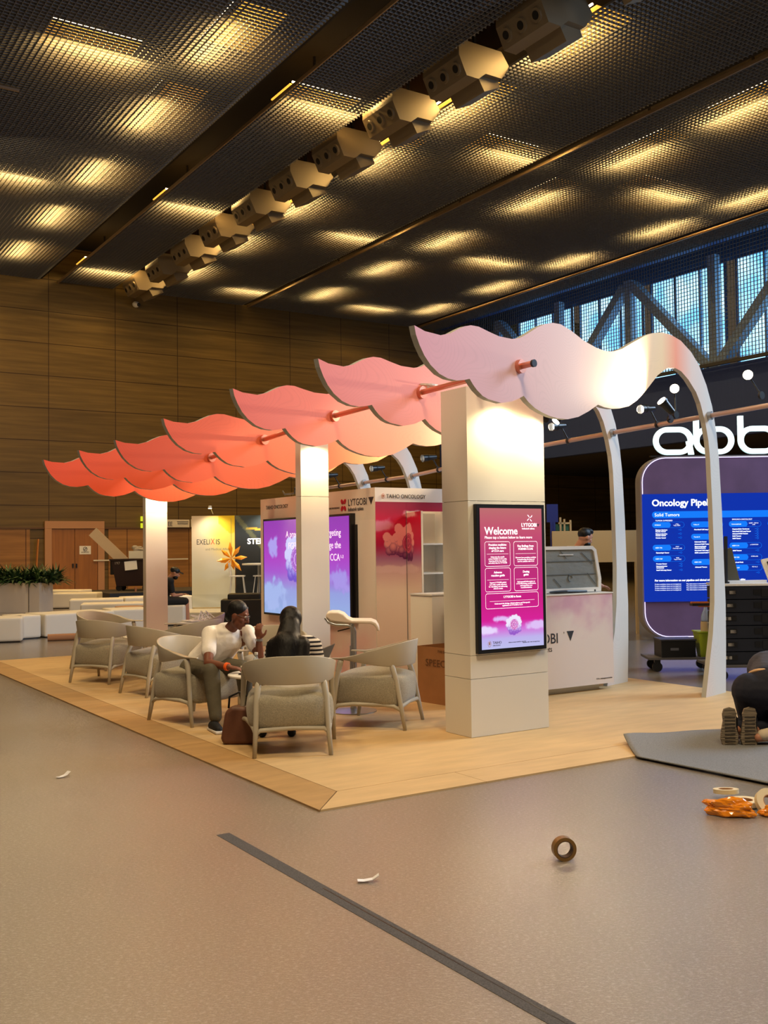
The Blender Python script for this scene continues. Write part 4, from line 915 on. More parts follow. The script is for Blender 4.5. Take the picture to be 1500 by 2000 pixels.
b = MB(); 
for h_, k_, a_ in ((hipL, knA, anA), (hipR, knB, anB)): b.cap(h_, .105, k_, .074); b.cap(k_, .074, k_.lerp(a_, .45), .066); b.cap(k_.lerp(a_, .45), .066, a_ + V3(0, 0, .03), .055)
b.cap(hipL, .11, hipR, .11)
remesh(kid(b.build('trousers', mat('olive_cotton', (84, 78, 62), .85, bump=(12, .5, (1, 1, 1), .015))), man), .009, 2)
for a_, dx in ((anA, -.02), (anB, .02)):
    fp = a_ + V3(dx, -.02, -.045); dv_ = V3(-.12 if dx < 0 else .25, -1, 0).normalized()
    b = MB(); b.cap(fp, .046, fp + dv_ * .13 - V3(0, 0, .012), .036); b.ball(fp - dv_ * .03, .046); remesh(kid(b.build('shoe', mat('black_knit_shoe', (16, 16, 20), .7)), man), .006, 2)
    b = MB(); R_ = Matrix.Rotation(math.atan2(dv_.x, -dv_.y), 3, 'Z'); c_ = fp + dv_ * .055; c_.z = .026
    b.box(c_, (.088, .27, .022), rot=R_, bev=.01); kid(b.build('shoe_sole', mat('white_rubber', (220, 216, 210), .5)), man)
wb = MB().cyl(wrA - (wrA - elA).normalized() * .03, wrA - (wrA - elA).normalized() * .005, .036, n=18).build('wristband', mat('orange_band', (240, 96, 20), .5)); kid(wb, man)
kid(MB().cyl(wrB - V3(0, 0, .02), wrB + V3(0, 0, .0), .034, n=18).build('bracelet', M_CHROME), man)

# ---- woman seen from behind
wo = empty('person', (.8, 1.9, H_P), 0, 'long-haired woman in a striped top and white skirt, seen from behind', 'person')
wf = V3(.50, .86, 0).normalized(); wr_ = V3(.86, -.50, 0).normalized(); base = V3(.775, 1.80, 0)
def wp(r__, f__, z): return base + wr_ * r__ + wf * f__ + V3(0, 0, z)
hc = wp(-.03, .235, .965); f0 = (wf * .9 - wr_ * .25 + V3(0, 0, -.25)).normalized()
b = MB()
b.cap(wp(0, .04, .54), .125, wp(0, .15, .74), .12); b.cap(wp(-.115, .16, .80), .06, wp(.115, .16, .80), .06); b.ball(wp(0, .02, .50), (.18, .16, .11), 16)
b.cap(wp(0, .17, .82), .048, hc - V3(0, 0, .06), .046); head(b, hc, f0, V3(0, 0, 1), .97)
for s_ in (-1, 1):
    a_ = wp(s_ * .165, .16, .79); e_ = wp(s_ * .20, .20, .58); w_ = wp(s_ * .12, .42, .56); b.cap(a_, .045, e_, .036); b.cap(e_, .036, w_, .025); hand(b, w_, wf, V3(0, 0, 1), r=.008, curl=.5, side=s_)
    h_ = wp(s_ * .09, .05, .50); k_ = wp(s_ * .12 - .06, .50, .49); an = wp(s_ * .12 - .16, .46, .08); b.cap(h_, .085, k_, .058); b.cap(k_, .055, an, .036); b.cap(an, .036, an + wf * .13 + V3(0, 0, -.035), .026)
remesh(kid(b.build('body', M_SKINM), wo), .0065, 3)
M_STR = mat('navy_white_stripes', (230, 226, 224), .85); nt = M_STR.node_tree; tcs = N(M_STR, 'ShaderNodeTexCoord'); sz = N(M_STR, 'ShaderNodeSeparateXYZ'); nt.links.new(tcs.outputs['Object'], sz.inputs[0])
mm = N(M_STR, 'ShaderNodeMath'); mm.operation = 'MULTIPLY'; mm.inputs[1].default_value = 2 * PI / .033; nt.links.new(sz.outputs[2], mm.inputs[0]); ssn = N(M_STR, 'ShaderNodeMath'); ssn.operation = 'SINE'; nt.links.new(mm.outputs[0], ssn.inputs[0])
gt = N(M_STR, 'ShaderNodeMath'); gt.operation = 'GREATER_THAN'; gt.inputs[1].default_value = -.1; nt.links.new(ssn.outputs[0], gt.inputs[0]); mxs = N(M_STR, 'ShaderNodeMix'); mxs.data_type = 'RGBA'; mxs.inputs[6].default_value = (*lin((18, 18, 34)), 1); mxs.inputs[7].default_value = (*lin((232, 226, 224)), 1)
nt.links.new(gt.outputs[0], mxs.inputs[0]); nt.links.new(mxs.outputs[2], nt.nodes['Principled BSDF'].inputs['Base Color'])
b = MB(); b.cap(wp(0, .05, .6), .135, wp(0, .14, .75), .13); b.cap(wp(-.12, .16, .80), .068, wp(.12, .16, .80), .068)
for s_ in (-1, 1): b.cap(wp(s_ * .165, .16, .79), .058, wp(s_ * .192, .19, .66), .054)
remesh(kid(b.build('striped_top', M_STR), wo), .008, 2)
b = MB(); b.ball(wp(0, .02, .505), (.21, .20, .13), 20); b.cap(wp(-.08, .1, .53), .11, wp(-.12, .34, .51), .09); b.cap(wp(.08, .1, .53), .11, wp(.08, .34, .51), .09)
remesh(kid(b.build('skirt', mat('white_cotton')), wo), .009, 3)
b = MB()
for s_ in (-1, 1):
    k_ = wp(s_ * .12 - .06, .50, .49); an = wp(s_ * .12 - .16, .46, .12); b.cap(wp(s_ * .1 - .02, .35, .5), .08, k_, .068); b.cap(k_, .066, an, .05)
remesh(kid(b.build('leggings', mat('black_cotton', (16, 15, 18), .8)), wo), .008, 2)
b = MB()
b.ball(hc + V3(0, 0, .03) - f0 * .012, (.09, .10, .105), 22); b.ball(hc - wf * .05, (.085, .07, .10), 18)
b.cap(wp(-.03, .15, .94), .085, wp(-.05, .07, .80), .11); b.cap(wp(-.05, .06, .80), .12, wp(-.08, .0, .62), .115); b.cap(wp(-.13, .08, .78), .09, wp(-.15, .03, .58), .075); b.cap(wp(.06, .07, .80), .075, wp(.04, .01, .60), .075)
b.cap(wp(-.1, -.01, .62), .07, wp(-.14, -.04, .50), .03)
remesh(kid(b.build('hair', M_HAIR), wo), .009, 14)
for s_ in (-1, 1):
    an = wp(s_ * .12 - .16, .46, .07); b = MB(); b.cap(an - V3(0, 0, .025), .036, an + wf * .14 - V3(0, 0, .035), .028); remesh(kid(b.build('shoe', mat('black_knit_shoe')), wo), .006, 1)

# ---- kneeling worker at the right edge
kn = empty('person', (3.9, -.25, 0), 0, 'kneeling worker in dark trousers and grey shirt seen from behind, cut by the right edge', 'person')
kf = V3(.80, .0, 0) ; 
fwd = V3(.93, .37, 0).normalized(); sd_ = V3(.42, -.9, 0).normalized()
ft1, ft2 = V3(3.455, -.19, 0), V3(3.575, -.275, 0)
kA = V3(3.98, .02, .07); kB = V3(4.08, -.14, .07); hA = V3(3.66, -.10, .50); hB = V3(3.84, -.34, .50)
hA = V3(3.77, -.14, .40); hB = V3(3.95, -.32, .40)
sh1 = V3(4.30, .10, .42); sh2 = V3(4.44, -.12, .42)
b = MB()
heelA = ft1 + V3(.03, .01, .20); heelB = ft2 + V3(.03, .01, .20)
for fo, he, k_, h_ in ((ft1, heelA, kA, hA), (ft2, heelB, kB, hB)):
    b.cap(fo + V3(.14, .09, .11), .034, k_, .052); b.cap(k_, .055, h_, .075); b.cap(fo + V3(.14, .09, .11), .034, fo + V3(.075, .045, .10), .022)
b.cap(ft2 + V3(.06, -.03, .08), .034, V3(3.86, -.36, .10), .05); b.cap(hA, .09, hB, .09); b.cap((hA + hB) / 2, .11, V3(4.16, -.04, .50), .13); b.cap(sh1, .06, sh2, .06); b.cap(V3(4.14, -.02, .50), .14, V3(4.36, .0, .44), .12)
b.cap(V3(4.42, .02, .44), .05, V3(4.52, .04, .42), .05); head(b, V3(4.58, .05, .38), V3(.75, .2, -.7), V3(.6, .1, .6))
for s_, q in ((sh1, V3(.05, .12, 0)), (sh2, V3(.08, -.1, 0))):
    e_ = s_ + q + V3(.06, 0, -.2); w_ = e_ + V3(.14, .02, -.17); b.cap(s_, .052, e_, .04); b.cap(e_, .04, w_, .027); hand(b, w_, V3(.9, .1, -.05), V3(0, 0, 1), side=1)
remesh(kid(b.build('body', M_SKINM), kn), .008, 3)
b = MB()
for k_, h_, fo in ((kA, hA, ft1), (kB, hB, ft2)): b.cap(k_, .085, h_, .14); b.cap(k_, .085, fo.lerp(k_, .5) + V3(0, .03, .09), .066)
b.cap(hA, .145, hB, .145); b.cap((hA + hB) / 2 + V3(.03, .0, .05), .15, V3(3.97, -.16, .46), .145)
remesh(kid(b.build('trousers', mat('navy_work_cotton', (20, 22, 36), .85, bump=(10, .5, (1, 1, 1), .02))), kn), .01, 3)
b = MB(); b.cap(V3(3.98, -.17, .47), .155, V3(4.16, -.04, .52), .165); b.cap(V3(4.14, -.02, .52), .16, V3(4.36, .0, .46), .14)
for s_, q in ((sh1, V3(.05, .12, 0)), (sh2, V3(.08, -.1, 0))): b.cap(s_, .075, s_ + (q + V3(.08, 0, -.24)) * .5, .065)
remesh(kid(b.build('shirt', mat('charcoal_knit', (62, 62, 72), .85, bump=(14, .5, (1, 1, 6), .01))), kn), .01, 3)
b = MB(); b.cyl(V3(3.79, -.2, .555), V3(3.83, -.18, .585), .172, n=32).ball(V3(3.8, -.2, .56), .01); kid(b.build('skin_strip', M_SKINM), kn) if False else b.b.free()
b = MB(); ax = V3(.5, .2, .45).normalized(); c0_ = V3(3.91, -.19, .45); e1 = ax.cross(V3(0, 0, 1)).normalized(); e2 = ax.cross(e1)
b.tube([c0_ + e1 * .155 * math.cos(t_ * 2 * PI / 28) + e2 * .155 * math.sin(t_ * 2 * PI / 28) for t_ in range(28)], .013, 8, True)
kid(b.build('belt', mat('tan_belt', (206, 166, 120), .6), None, 'all'), kn)
M_SOLE = mat('mud_grey_rubber_sole', (126, 112, 92), .7, bump=(9, .9, (1, 1, 10), .03))
for fo, lean in ((ft1, V3(.01, 0, 1)), (ft2, V3(.03, 0, 1))):
    fr_ = V3(.84, -.54, 0)
    pl = []
    for (x, z) in ((-.035, .0), (.03, .0), (.045, .04), (.046, .09), (.034, .14), (.034, .19), (.04, .225), (.03, .258), (.0, .268), (-.03, .258), (-.04, .225), (-.036, .18), (-.046, .12), (-.052, .06)): pl.append((x * 1.34, z * 1.14 + .004))
    b = MB(); b.prism(pl, frame((fo.x, fo.y, 0), fr_, lean), .022); kid(b.build('shoe_sole', M_SOLE), kn)
    gr = MB()
    for q in range(9): gr.box(frame((fo.x, fo.y, 0), fr_, lean) @ Vector((0, -.002, .03 + .026 * q)), (.08, .004, .008), rot=frame((0, 0, 0), fr_, lean).to_3x3())
    kid(gr.build('sole_tread', mat('dark_tread', (70, 62, 52), .8)), kn)
    b = MB(); q0 = fo + V3(.055, .022, 0); b.cap(q0 + V3(0, 0, .055), .04, q0 + V3(.02, .01, .21), .038); b.cap(q0 + V3(.05, .03, .04), .03, q0 + V3(.04, .02, .1), .035); remesh(kid(b.build('shoe', mat('black_knit_shoe')), kn), .007, 2)
b = MB(); b.cap(V3(3.665, -.325, .10), .042, V3(3.73, -.345, .105), .046); kid(b.build('sock', mat('beige_sock', (206, 188, 160), .9), None, True), kn)

# ---- man with cap on the far sofa
cpn = empty('person', (4.85, 15.3, 0), 0, 'bearded man in black shirt and cap bent over his phone on the white sofa', 'person')
hc = V3(4.98, 15.2, 1.10); f0 = V3(.85, -.35, -.45).normalized()
b = MB(); b.cap(V3(4.72, 15.4, .52), .15, V3(4.8, 15.33, .86), .15); b.cap(V3(4.75, 15.5, .93), .07, V3(4.85, 15.15, .93), .07); b.cap(V3(4.86, 15.3, .95), .055, hc, .055)
rr_, ff_, uu_, RmC = head(b, hc, f0, V3(.3, 0, 1))
for s_ in (V3(4.85, 15.13, .92), V3(4.75, 15.52, .92)): e_ = s_ + V3(.06, 0, -.3); w_ = e_ + V3(.2, .0, .02); b.cap(s_, .055, e_, .042); b.cap(e_, .042, w_, .028); hand(b, w_, V3(1, -.2, .1), V3(0, 0, 1), side=1)
for y_ in (15.15, 15.45): b.cap(V3(4.75, y_, .52), .09, V3(5.17, y_ - .1, .5), .065); b.cap(V3(5.17, y_ - .1, .5), .06, V3(5.2, y_ - .1, .1), .04); b.cap(V3(5.2, y_ - .1, .05), .04, V3(5.33, y_ - .15, .035), .032)
remesh(kid(b.build('body', M_SKINM), cpn), .01, 2)
b = MB(); b.cap(V3(4.72, 15.4, .55), .175, V3(4.8, 15.33, .86), .175); b.cap(V3(4.75, 15.52, .93), .085, V3(4.85, 15.13, .93), .085)
for s_ in (V3(4.85, 15.13, .92), V3(4.75, 15.52, .92)): b.cap(s_, .07, s_ + V3(.04, 0, -.2), .06)
remesh(kid(b.build('shirt', mat('black_cotton')), cpn), .012, 2)
b = MB()
for y_ in (15.15, 15.45): b.cap(V3(4.75, y_, .52), .11, V3(5.14, y_ - .1, .5), .085)
remesh(kid(b.build('shorts', mat('black_cotton')), cpn), .012, 2)
b = MB(); b.ball(hc + uu_ * .045 - ff_ * .012, (.092, .108, .082), 18, rot=RmC); b.box(hc + uu_ * .055 + ff_ * .12, (.12, .09, .012), rot=RmC, bev=.004); kid(b.build('cap', M_BLACK, None, True), cpn)
b = MB(); b.ball(hc - uu_ * .08 + ff_ * .05, (.062, .058, .05), 14, rot=RmC); kid(b.build('beard', M_HAIR, None, True), cpn)
phn = MB().box((5.13, 15.2, .66), (.1, .07, .012), bev=.003).build('phone', M_BLACK); tag(phn, 'phone held by the capped man on the sofa', 'phone')

# ---- person behind the counter
pb = empty('person', (6.35, 4.9, 0), 0, 'dark-haired bearded man in black behind the film-wrapped case', 'person')
hc = V3(6.42, 4.75, 1.64); f0 = V3(.95, -.15, -.35).normalized()
b = MB(); b.cap(V3(6.33, 4.9, 1.0), .16, V3(6.35, 4.88, 1.3), .17); b.cap(V3(6.3, 5.04, 1.42), .07, V3(6.3, 4.68, 1.42), .07); b.cap(V3(6.34, 4.85, 1.45), .06, hc, .06)
rr_, ff_, uu_, RmC = head(b, hc, f0, V3(.2, 0, 1), 1.02)
for y_ in (4.62, 5.1): b.cap(V3(6.32, y_, 1.38), .055, V3(6.36, y_, 1.08), .043); b.cap(V3(6.36, y_, 1.08), .043, V3(6.58, y_, 1.0), .028); hand(b, V3(6.58, y_, 1.0), V3(1, 0, -.2), V3(0, 0, 1), side=1)
for y_ in (4.78, 4.98): b.cap(V3(6.34, y_, .92), .09, V3(6.38, y_, .5), .062); b.cap(V3(6.38, y_, .5), .06, V3(6.34, y_, .09), .042); b.cap(V3(6.34, y_, .06), .04, V3(6.5, y_, .04), .032)
remesh(kid(b.build('body', M_SKINM), pb), .01, 2)
b = MB(); b.cap(V3(6.33, 4.9, .95), .185, V3(6.35, 4.88, 1.3), .19); b.cap(V3(6.3, 5.06, 1.42), .088, V3(6.3, 4.66, 1.42), .088); b.cap(V3(6.32, 4.62, 1.38), .075, V3(6.35, 4.62, 1.2), .065); b.cap(V3(6.32, 5.1, 1.38), .075, V3(6.35, 5.1, 1.2), .065)
remesh(kid(b.build('shirt', mat('black_cotton')), pb), .012, 2)
b = MB()
for y_ in (4.78, 4.98): b.cap(V3(6.34, y_, .92), .11, V3(6.38, y_, .5), .082); b.cap(V3(6.38, y_, .5), .08, V3(6.34, y_, .12), .06)
remesh(kid(b.build('trousers', mat('navy_work_cotton')), pb), .012, 2)
b = MB(); b.ball(hc + uu_ * .045 - ff_ * .02, (.083, .096, .086), 18, rot=RmC); b.ball(hc + uu_ * .1 + ff_ * .03, (.07, .07, .045), 14, rot=RmC); remesh(kid(b.build('hair', M_HAIR), pb), .01, 1)
b = MB(); b.ball(hc - uu_ * .075 + ff_ * .045, (.062, .062, .05), 14, rot=RmC); kid(b.build('beard', M_HAIR, None, True), pb)
pb.location += V3(.2, -.13, .02)
# chair shell behind the counter
wc = empty('shell_chair', (5.95, 3.9, 0), math.radians(60), 'cream shell chair with grey padding behind the counter end', 'chair')
b = MB(); b.tube([(.24 * math.cos(a_), .22 * math.sin(a_), .98 - .02 * abs(math.cos(a_))) for a_ in [PI * q / 16 for q in range(17)]], .028, 8); b.build('top_rail', mat('cream_shell', (226, 196, 156), .5), wc, 'all')
b = MB(); 
pts_ = [(.23 * math.cos(PI * q / 16), .21 * math.sin(PI * q / 16)) for q in range(17)]
for (a_, c_) in zip(pts_, pts_[1:]): b.quad((a_[0], a_[1], .72), (c_[0], c_[1], .72), (c_[0], c_[1], .97), (a_[0], a_[1], .97)); b.quad((a_[0] * .88, a_[1] * .88, .72), (c_[0] * .88, c_[1] * .88, .72), (c_[0] * .88, c_[1] * .88, .96), (a_[0] * .88, a_[1] * .88, .96))
b.build('padding', mat('grey_felt', (120, 118, 120), .9), wc); MB().box((0, 0, .68), (.44, .42, .07), bev=.02).build('seat', mat('grey_felt'), wc)
for q in range(4): a_ = PI / 4 + q * PI / 2; MB().cyl((.15 * math.cos(a_), .15 * math.sin(a_), .65), (.22 * math.cos(a_), .22 * math.sin(a_), 0), .012, n=8).build('leg', M_OFFW, wc)

# ================================================================ FAR LEFT: seating, planter, bin
M_SOFA = mat('cream_white_faux_leather', (214, 208, 196), .55)
sofa0 = None
SO = [((.35, 13.45), (1.38, 13.15), .8, 'white sofa block cut by the left edge of the photo'), ((1.44, 13.66), (1.86, 13.76), .7, 'short white sofa block next to the kinked one'), ((1.92, 13.75), (3.3, 14.0), .9, 'long white sofa block behind the paper roll'),
      ((3.3, 14.3), (4.1, 14.2), .9, 'white sofa block behind the leftmost lounge chair'), ((3.5, 17.0), (5.1, 16.4), .8, 'white sofa block beside the small stool table'), ((3.9, 19.3), (5.1, 18.9), .8, 'white sofa block in the middle of the seating'),
      ((4.6, 23.6), (5.7, 23.0), .8, 'white sofa block just right of the planter'), ((4.9, 26.4), (5.9, 25.4), .8, 'white sofa block nearest the oak door'), ((5.3, 19.4), (7.0, 19.2), .8, 'white sofa block in front of the bin'), ((4.45, 15.2), (5.05, 14.85), .7, 'white sofa block the capped man sits on')]
for (a, c, w_, lab) in SO:
    A = Vector((*a, 0)); B = Vector((*c, 0)); d = B - A; n_ = Vector((-d.y, d.x, 0)).normalized(); t = empty('sofa_block', ((A + B) / 2 + n_ * w_ / 2), math.atan2(d.y, d.x), lab, 'sofa', 'white modular sofa blocks')
    o = MB().box((0, 0, .225), (d.length, w_, .41), bev=.05).build('cushion', M_SOFA, t, 'all'); MB().box((0, 0, .01), (d.length - .08, w_ - .08, .02)).build('foot_base', M_BLACK, t)
rl_ = MB().cyl((1.8, 13.1, .06), (2.75, 12.85, .06), .06, n=20).build('paper_roll', mat('brown_paper', (164, 116, 80), .8)); tag(rl_, 'brown paper roll lying in front of the long white sofa block', 'roll')
MB().cyl((1.795, 13.1015, .06), (1.79, 13.103, .06), .025, n=12).build('roll_core', M_BLACK, rl_)
stb = empty('stool_table', (4.05, 15.35, 0), 0, 'small pale stool table with dark legs in front of the sofas', 'table')
MB().cyl((0, 0, .40), (0, 0, .43), .3, n=28).build('top', M_JAMB, stb)
for q in range(3): a_ = 2 * PI * q / 3 + .5; MB().cyl((.17 * math.cos(a_), .17 * math.sin(a_), .4), (.22 * math.cos(a_), .22 * math.sin(a_), 0), .018, n=10).build('leg', mat('dark_walnut', (70, 48, 36), .5), stb)
pt = empty('planter', (3.5, 22.9, 0), math.radians(-40), 'tall white planter box filled with dark green plants', 'planter')
MB().box((-.15, .0, .39), (2.0, .8, .78), bev=.006).build('box', mat('white_washed_planks', (212, 200, 188), .6), pt)
MB().box((.56, -.405, .39), (.012, .01, .76)).build('seam', M_INK, pt)
M_LEAF = mat('dark_green_leaf', (40, 66, 34), .5, vary=(14, .5)); M_LEAF2 = mat('mid_green_leaf', (66, 96, 50), .5, vary=(14, .4))
random.seed(21)
for q in range(30):
    cx_ = -1.0 + 2.1 * (q % 15) / 14 + random.uniform(-.06, .06); cy_ = -.22 + .42 * (q // 15) + random.uniform(-.05, .05); b = MB()
    for l in range(46):
        a_ = random.uniform(0, 2 * PI); el = random.uniform(.15, 1.35); L = random.uniform(.35, .62); d = Vector((math.cos(a_) * math.cos(el), math.sin(a_) * math.cos(el), math.sin(el)))
        s_ = d.cross(Vector((0, 0, 1))).normalized() * .032; p0 = Vector((cx_, cy_, .74)); p1 = p0 + d * L * .6; p2 = p1 + (d + Vector((0, 0, -.7))).normalized() * L * .55
        v = [b.b.verts.new(z) for z in (p0, p1 - s_, p2, p1 + s_)]; b.b.faces.new(v)
    kid(b.build('fern_plant', M_LEAF if q % 3 else M_LEAF2), pt)
for o_ in list(pt.children):
    if o_.name.startswith('fern_plant'): o_.matrix_parent_inverse = Matrix()
# stage carpet, bin and its load, suitcase
stg = MB().box((9.6, 28.6, .12), (4.6, 3.4, .24)).build('low_stage', mat('dark_stage_carpet', (62, 56, 52), .9)); tag(stg, 'low dark carpeted stage under the wheeled bin', 'stage')
MB().box((9.6, 26.89, .12), (4.6, .02, .22)).build('stage_skirt', M_BLACK, stg)
wb_ = empty('wheeled_bin', (8.75, 28.75, .24), math.radians(-33), 'large dark maroon wheeled bin overloaded with waste', 'bin')
M_BIN = mat('dark_maroon_plastic', (40, 24, 26), .5)
b = MB(); 
def taper(b, w0, d0, w1, d1, z0, z1):
    A = [b.b.verts.new((x * w0 / 2, y * d0 / 2, z0)) for x, y in ((-1, -1), (1, -1), (1, 1), (-1, 1))]; B = [b.b.verts.new((x * w1 / 2, y * d1 / 2, z1)) for x, y in ((-1, -1), (1, -1), (1, 1), (-1, 1))]
    b.b.faces.new(A[::-1]); b.b.faces.new(B)
    for i in range(4): b.b.faces.new((A[i], A[(i + 1) % 4], B[(i + 1) % 4], B[i]))
taper(b, 1.05, .7, 1.35, .9, .16, 1.05); b.build('tub', M_BIN, wb_); MB().box((0, 0, 1.06), (1.45, 1.0, .06), bev=.02).build('rim', M_BIN, wb_)
MB().box((-.66, -.3, .8), (.12, .2, .5), bev=.03).build('side_grip', M_BLACK, wb_)
for x_ in (-.45, .45):
    for y_ in (-.3, .3): MB().cyl((x_, y_ - .03, .1), (x_, y_ + .03, .1), .1, n=20).cyl((x_, y_, .1), (x_, y_, .18), .03).build('wheel', M_BLACK, wb_)
MB().box((.0, -.46, .86), (.42, .012, .3), rot=Matrix.Rotation(-.1, 3, 'Y')).build('paper_notice', mat('white_paper'), wb_)
tn = text('lettering', '197', frame((-.62, -.465, .9), (1, 0, 0), (0, 0, 1)), .06, 0, .13, mat('grey_paint', (150, 140, 134), .6), None); tn.parent = wb_
pk = empty('waste_board', (8.05, 28.9, 1.3), 0, 'long grey plank leaning diagonally out of the bin', 'board')
A = Vector((7.5, 29.35, 2.27)); B = Vector((8.42, 28.8, 1.22)); d = B - A
dn = d.normalized(); nf = V3(.54, .841, 0); wx = dn.cross(nf).normalized(); nf = wx.cross(dn)
kid(MB().box((A + B) / 2, (.36, .03, d.length), rot=Matrix((wx, nf, dn)).transposed()).build('plank', mat('grey_plank', (186, 168, 146), .7)), pk)
bxw = empty('waste_box', (8.95, 28.7, 1.33), math.radians(-33), 'white carton and crumpled plastic piled on the bin', 'waste pile')
MB().box((-.1, 0, .13), (.5, .4, .26), bev=.01).build('carton', M_OFFW, bxw)
cr_ = MB(); random.seed(9)
for q in range(7): cr_.ball((random.uniform(-.2, .35), random.uniform(-.1, .1), .33 + random.uniform(-.04, .09)), (random.uniform(.08, .16), .1, random.uniform(.04, .09)), 7)
cr_.build('crumpled_plastic', mat('grey_film_waste', (150, 144, 140), .4), bxw)
sc_ = empty('suitcase', (8.75, 27.6, .24), math.radians(-33), 'black trolley suitcase with raised handle in front of the bin', 'suitcase')
MB().box((.1, 0, .26), (.36, .22, .46), bev=.03).build('shell', M_BLACK, sc_, True); MB().tube([(-.02, 0, .46), (-.02, 0, .95), (.0, 0, .99), (.14, 0, .99), (.16, 0, .95), (.16, 0, .46)], .009, 8).build('telescopic_handle', M_CHROME, sc_, 'all')
for x_ in (-.04, .24): MB().cyl((x_, -.08, .03), (x_, -.05, .03), .03, n=12).build('wheel', M_BLACK, sc_)
bk = MB().ball((9.2, 27.45, .42), (.18, .14, .2), 14).ball((9.2, 27.33, .36), (.12, .08, .1), 10).build('backpack', M_BLACK, None, True); tag(bk, 'black backpack beside the trolley suitcase', 'bag')
cup = MB().lathe([(.03, 0), (.042, .14), (.045, .145)], (8.35, 27.45, .24)).build('paper_cup', mat('kraft_cup', (170, 120, 96), .7), None, True); tag(cup, 'brown paper cup on the stage in front of the bin', 'cup')
lw = empty('leaning_plank', (6.95, 34.7, 0), 0, 'narrow orange wooden plank leaning by the door frame', 'plank'); MB().box((0, 0, 1.05), (.05, .12, 2.1), rot=Matrix.Rotation(.06, 3, 'Y')).build('plank', mat('orange_pine', (176, 112, 50), .6), lw)

# ================================================================ YELLOW/BLACK STAND BEHIND
E0 = V3(6.98, 19.2, 0); er = V3(.841, -.54, 0)
xs_ = empty('graphic_wall', E0, 0, 'tall white and yellow graphic wall with EXELIXIS lettering', 'graphic wall')
FE = frame(E0 + V3(0, 0, .12), er, (0, 0, 1))
def exf(u, v):
    c = mixc((206, 206, 190), (222, 200, 166), sm(.3, .85, v)); k = sm(.55, .95, v + .35 * u - .1) ; c = mixc(c, (240, 214, 96), k * sm(.15, .7, u))
    if u > .62 and v > .8 and (v - .8) * 1.8 > abs(u - .92) * .8 - .02 + (1 - v) * 0: c = mixc(c, (240, 196, 20), .8)
    if v < .14: c = mixc(c, (176, 176, 160), .5 * abs(math.sin(26 * v + 3 * u)))
    return c
kid(picture('fabric_print', FE, 1.10, 2.33, exf, mat('print_fabric', (200, 200, 200), .6, attr=True), None, 60, 110), xs_)
kid(MB().prism([(0, 0), (1.10, 0), (1.10, 2.33), (0, 2.33)], FE @ Matrix.Translation((0, .001, 0)), .06).build('panel', M_WHITE), xs_)
kid(text('lettering', 'EXELI', FE, .12, 1.60, .19, M_INK, None, sx=.76), xs_); kid(text('lettering', 'IS', FE, .61, 1.60, .19, M_INK, None, sx=.86), xs_); kid(text('lettering', 'X', FE, .485, 1.6, .21, mat('red_ink', (224, 70, 40), .5), None, sx=.7), xs_)
kid(text('lettering', 'and Medical Affairs', FE, .35, 1.45, .085, mat('grey_ink', (150, 146, 130), .6), None), xs_)
x2 = empty('graphic_wall', E0 + er * 1.12, 0, 'black graphic wall with white STELL lettering beside the yellow one', 'graphic wall')
FE2 = frame(E0 + er * 1.12 + V3(0, 0, .2), er, (0, 0, 1))
def exk(u, v):
    c = mixc((20, 24, 28), (66, 76, 80), sm(.45, 1, v)); 
    if abs(v - (.86 - .05 * u)) < .012 and u > .15: c = (226, 176, 60)
    if abs(v - 1 + .9 * u) < .04: c = mixc(c, (150, 150, 100), .5)
    return c
kid(picture('fabric_print', FE2, 1.7, 2.25, exk, mat('print_fabric'), None, 60, 90), x2)
kid(MB().prism([(0, 0), (1.7, 0), (1.7, 2.25), (0, 2.25)], FE2 @ Matrix.Translation((0, .001, 0)), .06).build('panel', M_BLACK), x2)
kid(text('lettering', 'STELLAR', FE2, .3, 1.52, .2, mat('lit_white_lettering'), None, bold=.006), x2)
# hanging crystal star
sr = empty('hanging_star', (6.55, 18.6, 1.7), 0, 'amber crystal star hanging in front of the two graphic walls', 'star ornament')
M_AMB = mat('amber_crystal', (244, 160, 40), .2)
ctr = E0 + er * 1.10 + V3(-.33, -.52, 1.36)
sr.location = ctr
rv = er; uv = V3(0, 0, 1); nv = V3(-.54, -.841, 0)
for q, (a_, L) in enumerate(((96, .42), (52, .40), (4, .40), (-50, .42), (-78, .30), (-118, .36), (-160, .30), (184 + 6, .38), (140, .34))):
    a_ = math.radians(a_); d = rv * math.cos(a_) + uv * math.sin(a_) + nv * (.25 if q % 2 else -.1); d.normalize(); s_ = d.cross(nv).normalized(); b = MB()
    mid = d * L * .6; tipv = d * L; c4 = [mid + s_ * .055, mid + nv * .05, mid - s_ * .055, mid - nv * .05]
    O_ = b.b.verts.new(Vector()); T_ = b.b.verts.new(tipv); R4 = [b.b.verts.new(z) for z in c4]
    for i in range(4): b.b.faces.new((O_, R4[i], R4[(i + 1) % 4])); b.b.faces.new((T_, R4[(i + 1) % 4], R4[i]))
    b.build('crystal_spike', M_AMB, sr)
MB().cyl((0, 0, 0), (0, 0, 1.0), .004, n=6).build('wire', M_CHROME, sr)
